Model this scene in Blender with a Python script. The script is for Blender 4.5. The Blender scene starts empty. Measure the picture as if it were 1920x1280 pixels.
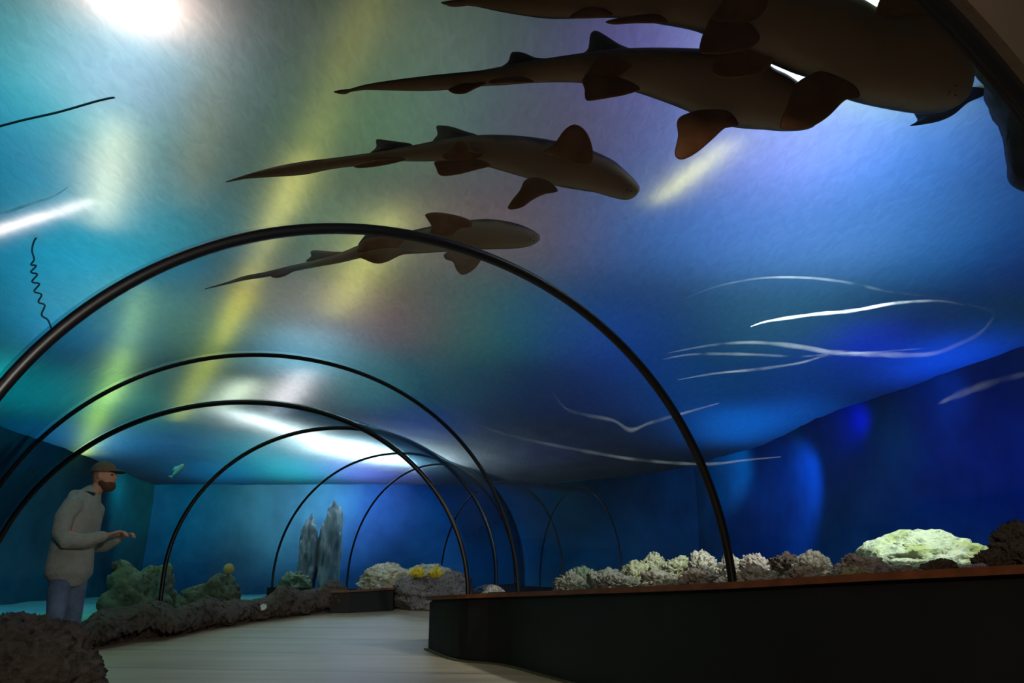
import bpy, bmesh, math, random
from math import sin, cos, pi, sqrt, radians, atan2
from mathutils import Vector, Matrix, noise

random.seed(4)
S = bpy.context.scene
COL = S.collection
# ------------------------------------------------------------------ camera
F = 1500.0; PITCH = 0.32219; CAMZ = 0.54
cp, sp = cos(PITCH), sin(PITCH)
cam = bpy.data.cameras.new('camera'); co = bpy.data.objects.new('camera', cam); COL.objects.link(co)
cam.sensor_width = 36.0; cam.lens = F / 1920 * 36; cam.clip_start = 0.05; cam.clip_end = 200
co.location = (0, 0, CAMZ); co.rotation_euler = (pi / 2 + PITCH, 0, 0)
S.camera = co
S.view_settings.view_transform = 'Standard'; S.view_settings.look = 'None'
S.view_settings.exposure = 0.0; S.view_settings.gamma = 1.0; S.view_settings.use_curve_mapping = False
S.cycles.transparent_max_bounces = 24
S.cycles.max_bounces = 8
S.cycles.sample_clamp_indirect = 3.0
S.cycles.use_denoising = True
S.cycles.caustics_reflective = False; S.cycles.caustics_refractive = False
RX = Vector((1, 0, 0)); UX = Vector((0, -sp, cp)); VX = Vector((0, cp, sp)); CAM = Vector((0, 0, CAMZ))
def at(px, py, d):                      # the point seen at px,py at depth d in front of the lens
    return CAM + VX * d + RX * ((px - 960) / F * d) + UX * (-(py - 640) / F * d)
def at_z(px, py, z):
    r = at(px, py, 1) - CAM
    return CAM + r * ((z - CAMZ) / r.z)
def at_y(px, py, y):
    r = at(px, py, 1) - CAM
    return CAM + r * (y / r.y)
def zfloor(y): return .02 * max(0, y - 5.5) ** 2 if y < 8.3 else (.157 + .09 * (y - 8.3) if y < 13 else .58 + (y - 13) * .02)
def at_floor(px, py):
    r = at(px, py, 1) - CAM
    y = 2.0
    while y < 30:
        if CAMZ + r.z / r.y * y <= zfloor(y): break
        y += 0.01
    return CAM + r * (y / r.y)
# ------------------------------------------------------------------ world and lamps
W = bpy.data.worlds.new('world'); S.world = W; W.use_nodes = True
W.node_tree.nodes['Background'].inputs[0].default_value = (0.02, 0.03, 0.045, 1)
W.node_tree.nodes['Background'].inputs[1].default_value = 0.15
ZS = 3.7                                 # the water's surface
def area(name, loc, sx, sy, col, power, target=None, rz=0.0):
    l = bpy.data.lights.new(name, 'AREA'); l.shape = 'ELLIPSE'; l.size = sx; l.size_y = sy
    l.color = col; l.energy = power
    o = bpy.data.objects.new(name, l); COL.objects.link(o); o.location = loc
    if target is not None:
        o.rotation_euler = (Vector(target) - Vector(loc)).to_track_quat('-Z', 'Y').to_euler()
    else: o.rotation_euler = (0, 0, rz)
    return o
def spot(name, loc, target, col, power, ang=60, blend=1.0, r=.15):
    l = bpy.data.lights.new(name, 'SPOT'); l.spot_size = radians(ang); l.spot_blend = blend
    l.shadow_soft_size = r; l.color = col; l.energy = power
    o = bpy.data.objects.new(name, l); COL.objects.link(o); o.location = loc
    o.rotation_euler = (Vector(target) - Vector(loc)).to_track_quat('-Z', 'Y').to_euler()
    return o
def over(name, px, py, h, sx, sy, col, power, rz=0.0):      # added lamp h above the water
    p = at_z(px, py, ZS); return area(name, (p.x, p.y, ZS + h), sx, sy, col, power, None, rz)
def strip(name, p0, p1, h, w, col, power):                   # long lamp above the water between two sight lines
    a = at_z(*p0, ZS); b = at_z(*p1, ZS); m = (a + b) / 2; d = b - a
    return area(name, (m.x, m.y, ZS + h), w, d.length, col, power, None, atan2(d.y, d.x) - pi / 2)
def under(name, px, py, y, ang=85, back=2.2, z=3.2):          # unseen lamp added under water, shining on what stands at px,py at distance y
    t = at_y(px, py, y); d = Vector((t.x, t.y, 0)).normalized(); p = Vector((t.x, t.y, z)) - d * back
    return spot(name, p, t, (1, 1, 1), 1, ang)
def fan(px, py, k=1.0):                                        # unseen lamp added to tint the water; its patch spans about 200 px
    p = at_z(px, py, ZS); d = (p - CAM).length; w = d * .15 * k
    sy = min(3.5, w * .8 / max(.1, (p - CAM).normalized().z))
    return over('pool_lamp', px, py, .55 * w + .12, w, sy, (1, 1, 1), 1, atan2(p.y, p.x) - pi / 2)
LAMPS = []
for px, py, k in ((60, 40, 1), (440, 40, 1), (560, 90, .7), (800, 60, 1), (1030, 40, 1), (1230, 80, 1), (1450, 60, 1), (1700, 60, 1),
        (40, 240, 1), (140, 160, 1), (330, 120, .8), (420, 250, .8), (720, 240, 1), (900, 220, 1), (1100, 250, 1), (1300, 250, 1), (1500, 260, 1), (1660, 260, 1), (1850, 260, 1),
        (60, 430, 1), (230, 430, 1), (350, 420, .8), (640, 430, .8), (820, 430, 1), (1010, 440, 1), (1200, 430, 1), (1400, 430, 1), (1580, 430, 1), (1730, 440, 1), (1890, 470, 1),
        (50, 600, 1), (160, 580, .9), (320, 610, .7), (580, 590, .7), (740, 600, .8), (900, 600, 1), (1080, 600, 1), (1280, 590, 1), (1470, 580, 1), (1640, 570, .8),
        (80, 740, .9), (320, 720, .6), (680, 720, .6), (840, 720, .8), (1050, 740, .9), (1260, 740, .8),
        (330, 830, .6), (500, 840, .6), (680, 880, .5), (1000, 850, .6),
        (180, 660, .6), (430, 680, .5), (560, 660, .5), (120, 820, .6), (200, 870, .5), (420, 885, .5), (560, 880, .5), (780, 800, .6), (900, 790, .6), (1180, 650, .8), (1180, 790, .6),
        (1350, 700, .7), (1380, 800, .5), (1500, 710, .6), (1500, 790, .5), (1640, 680, .6), (1640, 760, .5), (1780, 600, .7), (1900, 620, .7), (1780, 700, .6), (540, 470, .5), (1000, 130, .8), (530, 160, .6), (1560, 500, .5), (290, 110, .7), (205, 150, .6), (1620, 640, .4)):
    LAMPS.append(fan(px, py, k))
LAMPS += [
 over('white_pool_lamp', 250, -10, .25, .22, .4, (1, 1, 1), 1), over('pool_lamp', 255, 70, .4, .4, .6, (1, 1, 1), 1),
 over('white_gap_lamp', 1600, 10, .2, .5, .4, (1, 1, 1), 1), over('white_gap_lamp', 1480, 130, .2, .4, .3, (1, 1, 1), 1),  # lamps added to whiten the gaps beside the sharks
 strip('yellow_strip', (725, -70), (598, 225), .16, .16, (1, 1, 1), 1),
 strip('yellow_strip', (650, 100), (533, 400), .16, .16, (1, 1, 1), 1),
 strip('yellow_strip', (578, 280), (458, 540), .14, .16, (1, 1, 1), 1),
 strip('yellow_strip', (515, 415), (412, 650), .14, .18, (1, 1, 1), 1),
 strip('yellow_strip', (460, 545), (330, 790), .18, .24, (1, 1, 1), 1),
 strip('yellow_strip', (224, 205), (186, 430), .20, .12, (1, 1, 1), 1),
 strip('yellow_strip', (268, 530), (205, 760), .18, .18, (1, 1, 1), 1),
 strip('yellow_strip', (235, 650), (150, 860), .20, .24, (1, 1, 1), 1),
 strip('yellow_strip', (405, 80), (350, 400), .25, .10, (1, 1, 1), 1),
 strip('yellow_strip', (750, 380), (620, 600), .28, .10, (1, 1, 1), 1),
 strip('yellow_strip', (1385, 255), (1225, 385), .14, .06, (1, 1, 1), 1),
 strip('white_strip', (575, 690), (510, 780), .25, .35, (1, 1, 1), 1),  # strips added in place of white glare and reflections
 strip('white_strip', (470, 710), (410, 770), .30, .20, (1, 1, 1), 1),
 strip('white_strip', (430, 768), (600, 825), .35, .50, (1, 1, 1), 1),
 strip('white_strip', (600, 825), (790, 872), .50, .80, (1, 1, 1), 1),
 strip('white_strip', (-90, 462), (175, 375), .07, .09, (1, 1, 1), 1)]
for a_ in ((1880, 940, 8.9), (1780, 920, 10.2), (1880, 820, 8.9), (1720, 800, 11.8), (1640, 880, 13), (1560, 850, 14), (1480, 960, 15.5), (1350, 880, 18), (1200, 950, 20), (1020, 950, 20.5), (880, 950, 20.5), (760, 970, 20.5), (600, 950, 20.5),
        (430, 930, 20.5), (280, 930, 20), (120, 930, 15), (20, 1000, 13)):
    LAMPS.append(under('tank_wall_lamp', *a_))  # unseen spots added to colour the tank walls
for a_ in ((250, 920, 20), (360, 920, 20.5), (460, 920, 20.5), (560, 920, 20.5), (660, 920, 20.5), (760, 920, 20.5), (1000, 920, 20.5), (1890, 720, 8.9), (1740, 770, 11.5), (1600, 800, 13.5), (1480, 830, 15.5)):
    LAMPS.append(under('tank_wall_lamp', *a_, 100, 1.3, 3.4))  # more added spots, brightening the upper walls
LRGB = [[3.2e-16,0.256,0.245],[2.61e-16,2.61e-16,2.61e-16],[1.45e-16,1.45e-16,1.45e-16],[0.318,0.412,0.237],[0.0238,0.0496,2.33e-16],[0.207,0.0404,0.555],[0.509,0.603,2.28],[3.28,5.11,3.01e-16],[4.9e-16,1.05,2.27],[3.83e-16,2.32,2.07],[2.13e-16,2.13e-16,2.13e-16],[2.67e-16,2.67e-16,2.67e-16],[0.376,0.773,0.273],[0.116,0.192,0.299],[0.271,0.0901,3.51e-16],[3.68e-16,0.167,0.864],[1.88,1.81,4.85],[4.46e-16,1.33,4.6],[5.05e-16,5.05e-16,0.534],[8.38e-16,1.57,2.92],[7.44e-16,2.88,3.81],[4.42e-16,4.42e-16,4.42e-16],[0.33,0.762,0.404],[0.878,0.459,0.472],[0.672,0.293,5.92e-16],[5.9e-16,0.47,1.64],[0.475,1.34,4.11],[0.793,1.79,4.54],[7.91e-16,1.02,2.79],[9.89e-16,0.0661,1.46],[1.43e-15,1.43e-15,1.43e-15],[1.16e-15,5.51,9.58],[1.7,2.67,0.0418],[2.63,2.13,1.96],[0.941,7.58e-16,0.134],[1.12e-15,1.43,0.657],[1.13e-15,0.243,2.04],[1.13e-15,1.13e-15,1.13e-15],[0.354,1.87,2.99],[8.17e-16,8.17e-16,8.17e-16],[1.8e-15,20.2,20.1],[9.68e-16,9.68e-16,9.68e-16],[0.304,1.64,1.9],[1.23e-15,0.476,0.843],[1.5e-15,1.5e-15,0.667],[1.33e-15,0.444,2.57],[1.38e-15,1.38e-15,1.26],[1.38e-15,4.69,6.02],[3.11,3.34,20.0],[1.36e-15,1.36e-15,0.525],[7.97e-16,0.476,2.46],[5.42e-16,5.42e-16,5.42e-16],[1.69,4.3,5.69],[1.42e-15,6.74,16.5],[1.37e-15,1.37e-15,1.37e-15],[1.38e-15,1.83,4.93],[1.31e-15,9.21,10.2],[1.14e-15,0.358,2.72],[1.09e-15,1.09e-15,1.09e-15],[9.74e-16,0.21,2.09],[1.1e-15,1.1e-15,1.1e-15],[1.03e-15,0.285,0.484],[9.54e-16,1.56,7.48],[9.13e-16,0.301,1.91],[9.47e-16,0.84,4.93],[8.32e-16,8.32e-16,8.32e-16],[8.94e-16,8.94e-16,2.01e-15],[8.05e-16,8.05e-16,8.05e-16],[9.73e-16,0.264,9.73e-16],[9.68e-16,1.3,16.8],[2.04e-16,2.04e-16,2.04e-16],[1.83e-16,1.83e-16,1.83e-16],[1.28e-16,1.28e-16,1.28e-16],[2.48e-16,2.48e-16,2.48e-16],[1.69e-16,1.69e-16,1.69e-16],[0.917,0.572,0.961],[3.14e-16,3.14e-16,1.67],[1.3,0.888,0.724],[0.403,0.865,1.12],[1.69e-14,1.23e-13,0.011],[0.231,0.022,0.0381],[0.18,0.145,0.00686],[0.343,0.327,0.0358],[1.06,0.902,0.222],[2.16,1.51,1.44e-16],[3.24,3.08,0.004],[1.77,1.57,0.94],[3.65,5.0,1.59],[9.96,13.1,8.48e-16],[0.41,0.229,1.18e-16],[2.13,1.93,0.403],[0.576,0.519,0.119],[4.53,4.14,4.3],[3.63,4.07,2.92],[15.0,16.7,16.1],[79.5,107.0,113.0],[1.14,0.903,0.814],[1.65e-14,1.65e-14,4.11e-14],[1.65e-14,1.65e-14,157.0],[1.65e-14,1.65e-14,4.81e-14],[1.65e-14,1.65e-14,1.65e-14],[1.65e-14,5.51,1.65e-14],[1.65e-14,1.65e-14,8.53],[1.65e-14,59.5,276.0],[1.65e-14,54.2,99.0],[1.65e-14,1.65e-14,2.53],[1.65e-14,2.82e-14,1.65e-14],[1.65e-14,47.5,128.0],[1.65e-14,1.65e-14,1.65e-14],[1.65e-14,1.65e-14,1.65e-14],[1.65e-14,1.65e-14,1.65e-14],[1.65e-14,189.0,199.0],[1.65e-14,1.65e-14,2.1e-14],[1.65e-14,3.95e-14,171.0],[2.38,1.65e-14,4.83e-14],[1.65e-14,51.5,28.9],[1.65e-14,1.65e-14,3e-14],[529.0,460.0,251.0],[274.0,184.0,349.0],[1.65e-14,1.65e-14,15.3],[1.65e-14,7.2,4.01],[1.65e-14,32.9,186.0],[1.65e-14,31.9,162.0],[1.65e-14,1.65e-14,171.0],[1.65e-14,8.22,1.65e-14]]
if LRGB:
    for o_, c_ in zip(LAMPS, LRGB):
        e_ = max(max(c_), 1e-4); o_.data.energy = e_; o_.data.color = (c_[0] / e_, c_[1] / e_, c_[2] / e_)
for o_ in LAMPS[-4:]: o_.data.energy *= .12
for o_ in LAMPS:
    if o_.name.startswith('white_gap_lamp'): o_.data.energy = 3.0 if '.' not in o_.name else 1.2; o_.data.color = (.92, .93, 1)
    if o_.name.startswith('white_pool_lamp'): o_.data.energy *= 2.5
# unseen lamps added under water to light the rocks and sand
spot('rock_lamp', (2.5, 5.0, 3.4), (2.3, 7.8, .7), (.85, .9, .8), 1000, 95)
spot('rock_lamp', (3.6, 4.0, 3.4), (4.1, 6.4, .8), (.95, .95, .85), 420, 80)
spot('rock_lamp', (-5.6, 10.0, 3.4), (-6.5, 13.5, .4), (.02, .9, .8), 110, 100)
spot('rock_lamp', (-4.9, 9.3, 3.2), (-5.0, 11.4, .8), (.6, .95, .75), 20, 80)
spot('rock_lamp', (-2.2, 12.4, 2.6), (-1.2, 13.4, .9), (1, 1, .9), 30, 90)
# warm fill lamps added behind the viewer for sharks, person, boulder and floor
area('hall_lamp', (.4, -1.6, 2.7), .8, .8, (1, .74, .50), 125, (.9, 3.0, 2.2))
spot('hall_spotlight', (1.3, -1.2, 2.1), (-3.0, 6.6, .55), (1, .90, .78), 520, 34, .8, .12)
spot('hall_spotlight', (.3, -1.3, 2.4), (-1.2, 7.4, .0), (1, .84, .70), 170, 42, .9, .15)
# ------------------------------------------------------------------ helpers
def tag(o, label=None, cat=None, group=None, kind=None):
    if label: o['label'] = label
    if cat: o['category'] = cat
    if group: o['group'] = group
    if kind: o['kind'] = kind
    return o
def obj(name, bm, m=None, parent=None, smooth=True):
    me = bpy.data.meshes.new(name)
    if isinstance(bm, tuple): me.from_pydata(*bm)
    else: bm.to_mesh(me); bm.free()
    if smooth: me.shade_smooth()
    o = bpy.data.objects.new(name, me); COL.objects.link(o)
    if m: me.materials.append(m)
    if parent: o.parent = parent
    return o
def empty(name, loc):
    o = bpy.data.objects.new(name, None); COL.objects.link(o); o.location = loc; o.empty_display_size = .1
    bpy.context.view_layer.update()
    return o
def put(child, parent):                 # parent while keeping world coordinates of the mesh
    child.parent = parent
    child.matrix_parent_inverse = Matrix.Translation(parent.location).inverted()
    return child
def structure(name, bm, m, smooth=True):
    return tag(obj(name, bm, m, None, smooth), kind='structure')
def grid(rows, closed=False):
    V = [p for r in rows for p in r]; n = len(rows[0]); Fc = []
    for i in range(len(rows) - 1):
        for j in range(n - (0 if closed else 1)):
            k = (j + 1) % n
            Fc.append((i * n + j, i * n + k, (i + 1) * n + k, (i + 1) * n + j))
    return (V, [], Fc)
def recalc(o):
    bm = bmesh.new(); bm.from_mesh(o.data); bmesh.ops.recalc_face_normals(bm, faces=bm.faces); bm.to_mesh(o.data); bm.free()
    return o
def box_bm(lo, hi, bm=None):
    bm = bm or bmesh.new()
    v = [bm.verts.new((x, y, z)) for x in (lo[0], hi[0]) for y in (lo[1], hi[1]) for z in (lo[2], hi[2])]
    for f in ((0, 1, 3, 2), (4, 6, 7, 5), (0, 4, 5, 1), (2, 3, 7, 6), (0, 2, 6, 4), (1, 5, 7, 3)): bm.faces.new([v[i] for i in f])
    return bm
def nz(p, s=1.0, seed=0): return noise.noise(Vector((p[0] * s + seed * 7.3, p[1] * s - seed * 3.1, p[2] * s + seed * 1.7)))
# ---- materials
class NT:
    def __init__(s, name):
        s.m = bpy.data.materials.new(name); s.m.use_nodes = True; s.t = s.m.node_tree
        s.t.nodes.clear(); s.out = s.t.nodes.new('ShaderNodeOutputMaterial')
    def n(s, ty, **kw):
        x = s.t.nodes.new('ShaderNode' + ty)
        for k, v in kw.items():
            if hasattr(x, k): setattr(x, k, v)
        return x
    def l(s, a, b): s.t.links.new(a, b)
def mat(name, c1, c2=None, scale=6, rough=.6, bump=0, bscale=None, detail=6, spec=.5, metallic=0, ramp=(.35, .65), attr=None, coat=0):
    N = NT(name); b = N.n('BsdfPrincipled'); N.l(b.outputs[0], N.out.inputs[0])
    b.inputs['Roughness'].default_value = rough; b.inputs['Metallic'].default_value = metallic
    b.inputs['Specular IOR Level'].default_value = spec; b.inputs['Coat Weight'].default_value = coat
    tc = N.n('TexCoord')
    if c2 is not None:
        t = N.n('TexNoise'); t.inputs['Scale'].default_value = scale; t.inputs['Detail'].default_value = detail
        t.inputs['Roughness'].default_value = .65
        N.l(tc.outputs['Object'], t.inputs['Vector'])
        r = N.n('ValToRGB'); r.color_ramp.elements[0].position = ramp[0]; r.color_ramp.elements[1].position = ramp[1]
        r.color_ramp.elements[0].color = (*c1, 1); r.color_ramp.elements[1].color = (*c2, 1)
        N.l(t.outputs['Fac'], r.inputs['Fac']); N.l(r.outputs[0], b.inputs['Base Color'])
    else: b.inputs['Base Color'].default_value = (*c1, 1)
    if bump:
        t2 = N.n('TexNoise'); t2.inputs['Scale'].default_value = bscale or scale * 3; t2.inputs['Detail'].default_value = 8
        t2.inputs['Roughness'].default_value = .7
        N.l(tc.outputs['Object'], t2.inputs['Vector'])
        bp = N.n('Bump'); bp.inputs['Strength'].default_value = bump; bp.inputs['Distance'].default_value = .05
        N.l(t2.outputs['Fac'], bp.inputs['Height']); N.l(bp.outputs[0], b.inputs['Normal'])
    return N.m
def rock_mat(name, dark, light, tint, s=14, bump=1.0, wild=.5):
    """pitted porous rock: dark pits, pale crust, patches of growth"""
    N = NT(name); b = N.n('BsdfPrincipled'); N.l(b.outputs[0], N.out.inputs[0]); b.inputs['Roughness'].default_value = .85
    b.inputs['Specular IOR Level'].default_value = .25
    tc = N.n('TexCoord')
    v = N.n('TexVoronoi'); v.inputs['Scale'].default_value = s; v.inputs['Randomness'].default_value = 1
    w = N.n('TexNoise'); w.inputs['Scale'].default_value = s * .5; w.inputs['Detail'].default_value = 5
    mx = N.n('MixRGB'); mx.inputs['Fac'].default_value = .16
    N.l(tc.outputs['Object'], w.inputs['Vector']); N.l(tc.outputs['Object'], mx.inputs[1]); N.l(w.outputs['Color'], mx.inputs[2]); N.l(mx.outputs[0], v.inputs['Vector'])
    r = N.n('ValToRGB'); r.color_ramp.elements[0].position = .30; r.color_ramp.elements[0].color = (*dark, 1)
    r.color_ramp.elements[1].position = .66; r.color_ramp.elements[1].color = (*light, 1)
    n2 = N.n('TexNoise'); n2.inputs['Scale'].default_value = s * 1.6; n2.inputs['Detail'].default_value = 8; n2.inputs['Roughness'].default_value = .75
    N.l(tc.outputs['Object'], n2.inputs['Vector'])
    ad = N.n('Math', operation='MULTIPLY_ADD'); ad.inputs[1].default_value = .7
    N.l(v.outputs['Distance'], ad.inputs[0])
    m3 = N.n('Math', operation='MULTIPLY'); m3.inputs[1].default_value = .6; N.l(n2.outputs['Fac'], m3.inputs[0]); N.l(m3.outputs[0], ad.inputs[2])
    N.l(ad.outputs[0], r.inputs['Fac'])
    n3 = N.n('TexNoise'); n3.inputs['Scale'].default_value = 3.2; n3.inputs['Detail'].default_value = 3; N.l(tc.outputs['Object'], n3.inputs['Vector'])
    r3 = N.n('ValToRGB'); r3.color_ramp.elements[0].position = .45; r3.color_ramp.elements[1].position = .62
    r3.color_ramp.elements[0].color = (0, 0, 0, 1); r3.color_ramp.elements[1].color = (wild, wild, wild, 1)
    N.l(n3.outputs['Fac'], r3.inputs['Fac'])
    m4 = N.n('MixRGB'); m4.blend_type = 'MIX'; N.l(r3.outputs[0], m4.inputs[0]); N.l(r.outputs[0], m4.inputs[1]); m4.inputs[2].default_value = (*tint, 1)
    N.l(m4.outputs[0], b.inputs['Base Color'])
    bp = N.n('Bump'); bp.inputs['Strength'].default_value = bump; bp.inputs['Distance'].default_value = .05
    N.l(ad.outputs[0], bp.inputs['Height']); N.l(bp.outputs[0], b.inputs['Normal'])
    return N.m
def acrylic():
    N = NT('acrylic')
    tr = N.n('BsdfTransparent'); gl = N.n('BsdfGlossy'); gl.inputs['Roughness'].default_value = .04
    # thick slab: the sight line through it lengthens as it grazes the sheet, so the tint deepens
    lw = N.n('LayerWeight'); lw.inputs['Blend'].default_value = .5
    r = N.n('ValToRGB'); r.color_ramp.elements[0].position = .72; r.color_ramp.elements[0].color = (.97, .99, .995, 1)
    r.color_ramp.elements[1].position = .99; r.color_ramp.elements[1].color = (.25, .38, .46, 1)
    N.l(lw.outputs['Facing'], r.inputs['Fac']); N.l(r.outputs[0], tr.inputs['Color'])
    fr = N.n('Math', operation='MULTIPLY_ADD'); fr.inputs[1].default_value = .34; fr.inputs[2].default_value = .012
    fp = N.n('Math', operation='POWER'); fp.inputs[1].default_value = 6; N.l(lw.outputs['Facing'], fp.inputs[0]); N.l(fp.outputs[0], fr.inputs[0])
    tc = N.n('TexCoord'); n1 = N.n('TexNoise'); n1.inputs['Scale'].default_value = 1.3; n1.inputs['Detail'].default_value = 2
    N.l(tc.outputs['Object'], n1.inputs['Vector']); bp = N.n('Bump'); bp.inputs['Strength'].default_value = .12; bp.inputs['Distance'].default_value = .1
    N.l(n1.outputs['Fac'], bp.inputs['Height']); N.l(bp.outputs[0], gl.inputs['Normal'])
    mx = N.n('MixShader'); N.l(fr.outputs[0], mx.inputs[0]); N.l(tr.outputs[0], mx.inputs[1]); N.l(gl.outputs[0], mx.inputs[2])
    N.l(mx.outputs[0], N.out.inputs[0]); return N.m
def water_top():
    N = NT('water_surface')
    t = N.n('BsdfTranslucent'); tc = N.n('TexCoord')
    mp = N.n('Mapping'); mp.inputs['Scale'].default_value = (16, 6, 1); mp.inputs['Rotation'].default_value = (0, 0, .5)
    n1 = N.n('TexNoise'); n1.inputs['Scale'].default_value = 1; n1.inputs['Detail'].default_value = 7; n1.inputs['Roughness'].default_value = .6
    n1.inputs['Distortion'].default_value = .8
    N.l(tc.outputs['Object'], mp.inputs[0]); N.l(mp.outputs[0], n1.inputs['Vector'])
    r = N.n('ValToRGB'); r.color_ramp.elements[0].position = .3; r.color_ramp.elements[0].color = (.80, .82, .83, 1)
    r.color_ramp.elements[1].position = .7; r.color_ramp.elements[1].color = (.95, .97, .97, 1)
    N.l(n1.outputs['Fac'], r.inputs['Fac']); N.l(r.outputs[0], t.inputs['Color'])
    bp = N.n('Bump'); bp.inputs['Strength'].default_value = .12; bp.inputs['Distance'].default_value = .05
    N.l(n1.outputs['Fac'], bp.inputs['Height']); N.l(bp.outputs[0], t.inputs['Normal'])
    N.l(t.outputs[0], N.out.inputs[0]); return N.m
M = {}
M['acrylic'] = acrylic(); M['water'] = water_top()
M['black'] = mat('black_rubber', (.004, .005, .007), None, rough=.35, spec=.4)
M['tank'] = mat('tank_wall', (.01, .06, .15), (.02, .13, .30), scale=.5, rough=.95, spec=.05, bump=.3, bscale=1.2)
M['tank_green'] = mat('tank_wall_teal', (.006, .05, .08), (.02, .12, .16), scale=.5, rough=.95, spec=.05, bump=.3, bscale=1.2)
M['sand'] = mat('sand', (.22, .26, .24), (.32, .36, .32), scale=5, rough=.95, bump=.3)
M['sand_teal'] = mat('sand_teal', (.04, .22, .21), (.07, .32, .30), scale=5, rough=.95, bump=.3)  # pale sand with the water's teal light put into its colour
M['plinth'] = mat('plinth_paint', (.0035, .004, .004), (.006, .0065, .0065), scale=2, rough=.55, spec=.3, bump=.05)
M['wood'] = mat('wood_trim', (.085, .026, .008), (.16, .055, .016), scale=9, rough=.45, bump=.1)
M['hall'] = mat('hall_plaster', (.045, .036, .028), (.055, .045, .036), scale=3, rough=.9, bump=.1)
M['olive'] = mat('floor_edging', (.05, .05, .018), (.07, .07, .03), scale=8, rough=.6)
# ------------------------------------------------------------------ tunnel geometry
#       cx, cy, heading, half-width, rise, springing height, left base z, right base z
ARCH = [
 (.70, 1.80, .50, 2.00, 2.00, .65, .30, .70),
 (-.277, 3.637, .638, 1.92, 1.674, .579, .30, .683),
 (-1.715, 6.308, .551, 2.077, 1.87, .625, .33, .673),
 (-2.521, 7.548, .118, 2.129, 1.821, .616, .34, .655),
 (-2.126, 9.707, -.005, 1.939, 1.773, .883, .56, .78),
 (-1.753, 11.693, -.352, 1.908, 1.761, .943, .84, .85),
 (-1.362, 13.55, -.622, 1.882, 1.866, .99, .86, .86),
 (-.30, 15.15, -.93, 1.90, 1.80, 1.0, .86, .86),
 (1.25, 16.10, -1.22, 1.90, 1.80, 1.0, .86, .86)]
NE = 2.04
def apt(A, u, z):
    return Vector((A[0] + u * cos(A[2]), A[1] + u * sin(A[2]), z))
def arch_pts(A, n=72, dr=0.0, inset=0.0):
    P = []
    Rx, Rz = A[3] + dr, A[4] + dr
    for k in range(5): P.append(apt(A, -Rx, A[6] + (A[5] - A[6]) * k / 5))
    for k in range(n + 1):
        a = pi - pi * k / n; c, s = cos(a), sin(a)
        P.append(apt(A, Rx * math.copysign(abs(c) ** (2 / NE), c), A[5] + Rz * abs(s) ** (2 / NE)))
    for k in range(5): P.append(apt(A, Rx, A[5] + (A[7] - A[5]) * (k + 1) / 5))
    return P
def lerp(a, b, t): return a + (b - a) * t
LB = [apt(A, -A[3], 0) for A in ARCH]; RB = [apt(A, A[3], 0) for A in ARCH]
for i in range(len(ARCH) - 1):
    a, b = ARCH[i], ARCH[i + 1]
    rows = []
    pa, pb = arch_pts(a, dr=.02), arch_pts(b, dr=.02)
    for k in range(5):
        rows.append([lerp(p, q, k / 4) for p, q in zip(pa, pb)])
    o = structure('window_%d' % (i + 1), grid(rows), M['acrylic'])
    md = o.modifiers.new('t', 'SOLIDIFY'); md.thickness = .03; md.offset = 0; md.use_rim = False
names = ['nearest arched black seam framing the entrance of the tunnel',
 'large black arched seam crossing under the lowest shark',
 'second black arched seam, with pale glint along its inner edge',
 'thick black arched seam whose right leg stands behind the dark plinth end',
 'black arched seam whose left foot stands among green rocks',
 'thin black arched seam rising from the middle of the brown ledge',
 'thin black arched seam rising where brown ledge meets the far dark plinth',
 'black arched seam hidden round the bend of the tunnel',
 'last black arched seam round the bend of the tunnel']
for i, A in enumerate(ARCH):
    w, h = (.022, .022) if i in (0, 1, 3, 4) else (.015, .015)
    if i == 0: w = .05
    n = Vector((-sin(A[2]), cos(A[2]), 0))
    pts = arch_pts(A, 96, dr=0)
    rows = []
    for k, p in enumerate(pts):
        d = (pts[min(k + 1, len(pts) - 1)] - pts[max(k - 1, 0)]).normalized()
        r = d.cross(n).normalized()
        rows.append([p + r * (w * c1) + n * (h * c2) for c1, c2 in ((1, .6), (.6, 1), (-.6, 1), (-1, .6), (-1, -.6), (-.6, -1), (.6, -1), (1, -.6))])
    g = grid(rows, True); g[2].append(tuple(range(8))); g[2].append(tuple(range(len(g[0]) - 8, len(g[0]))))
    o = recalc(obj('arch_seam', g, M['black']))
    tag(o, names[i], 'arch', 'arched seams of the tunnel')
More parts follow.
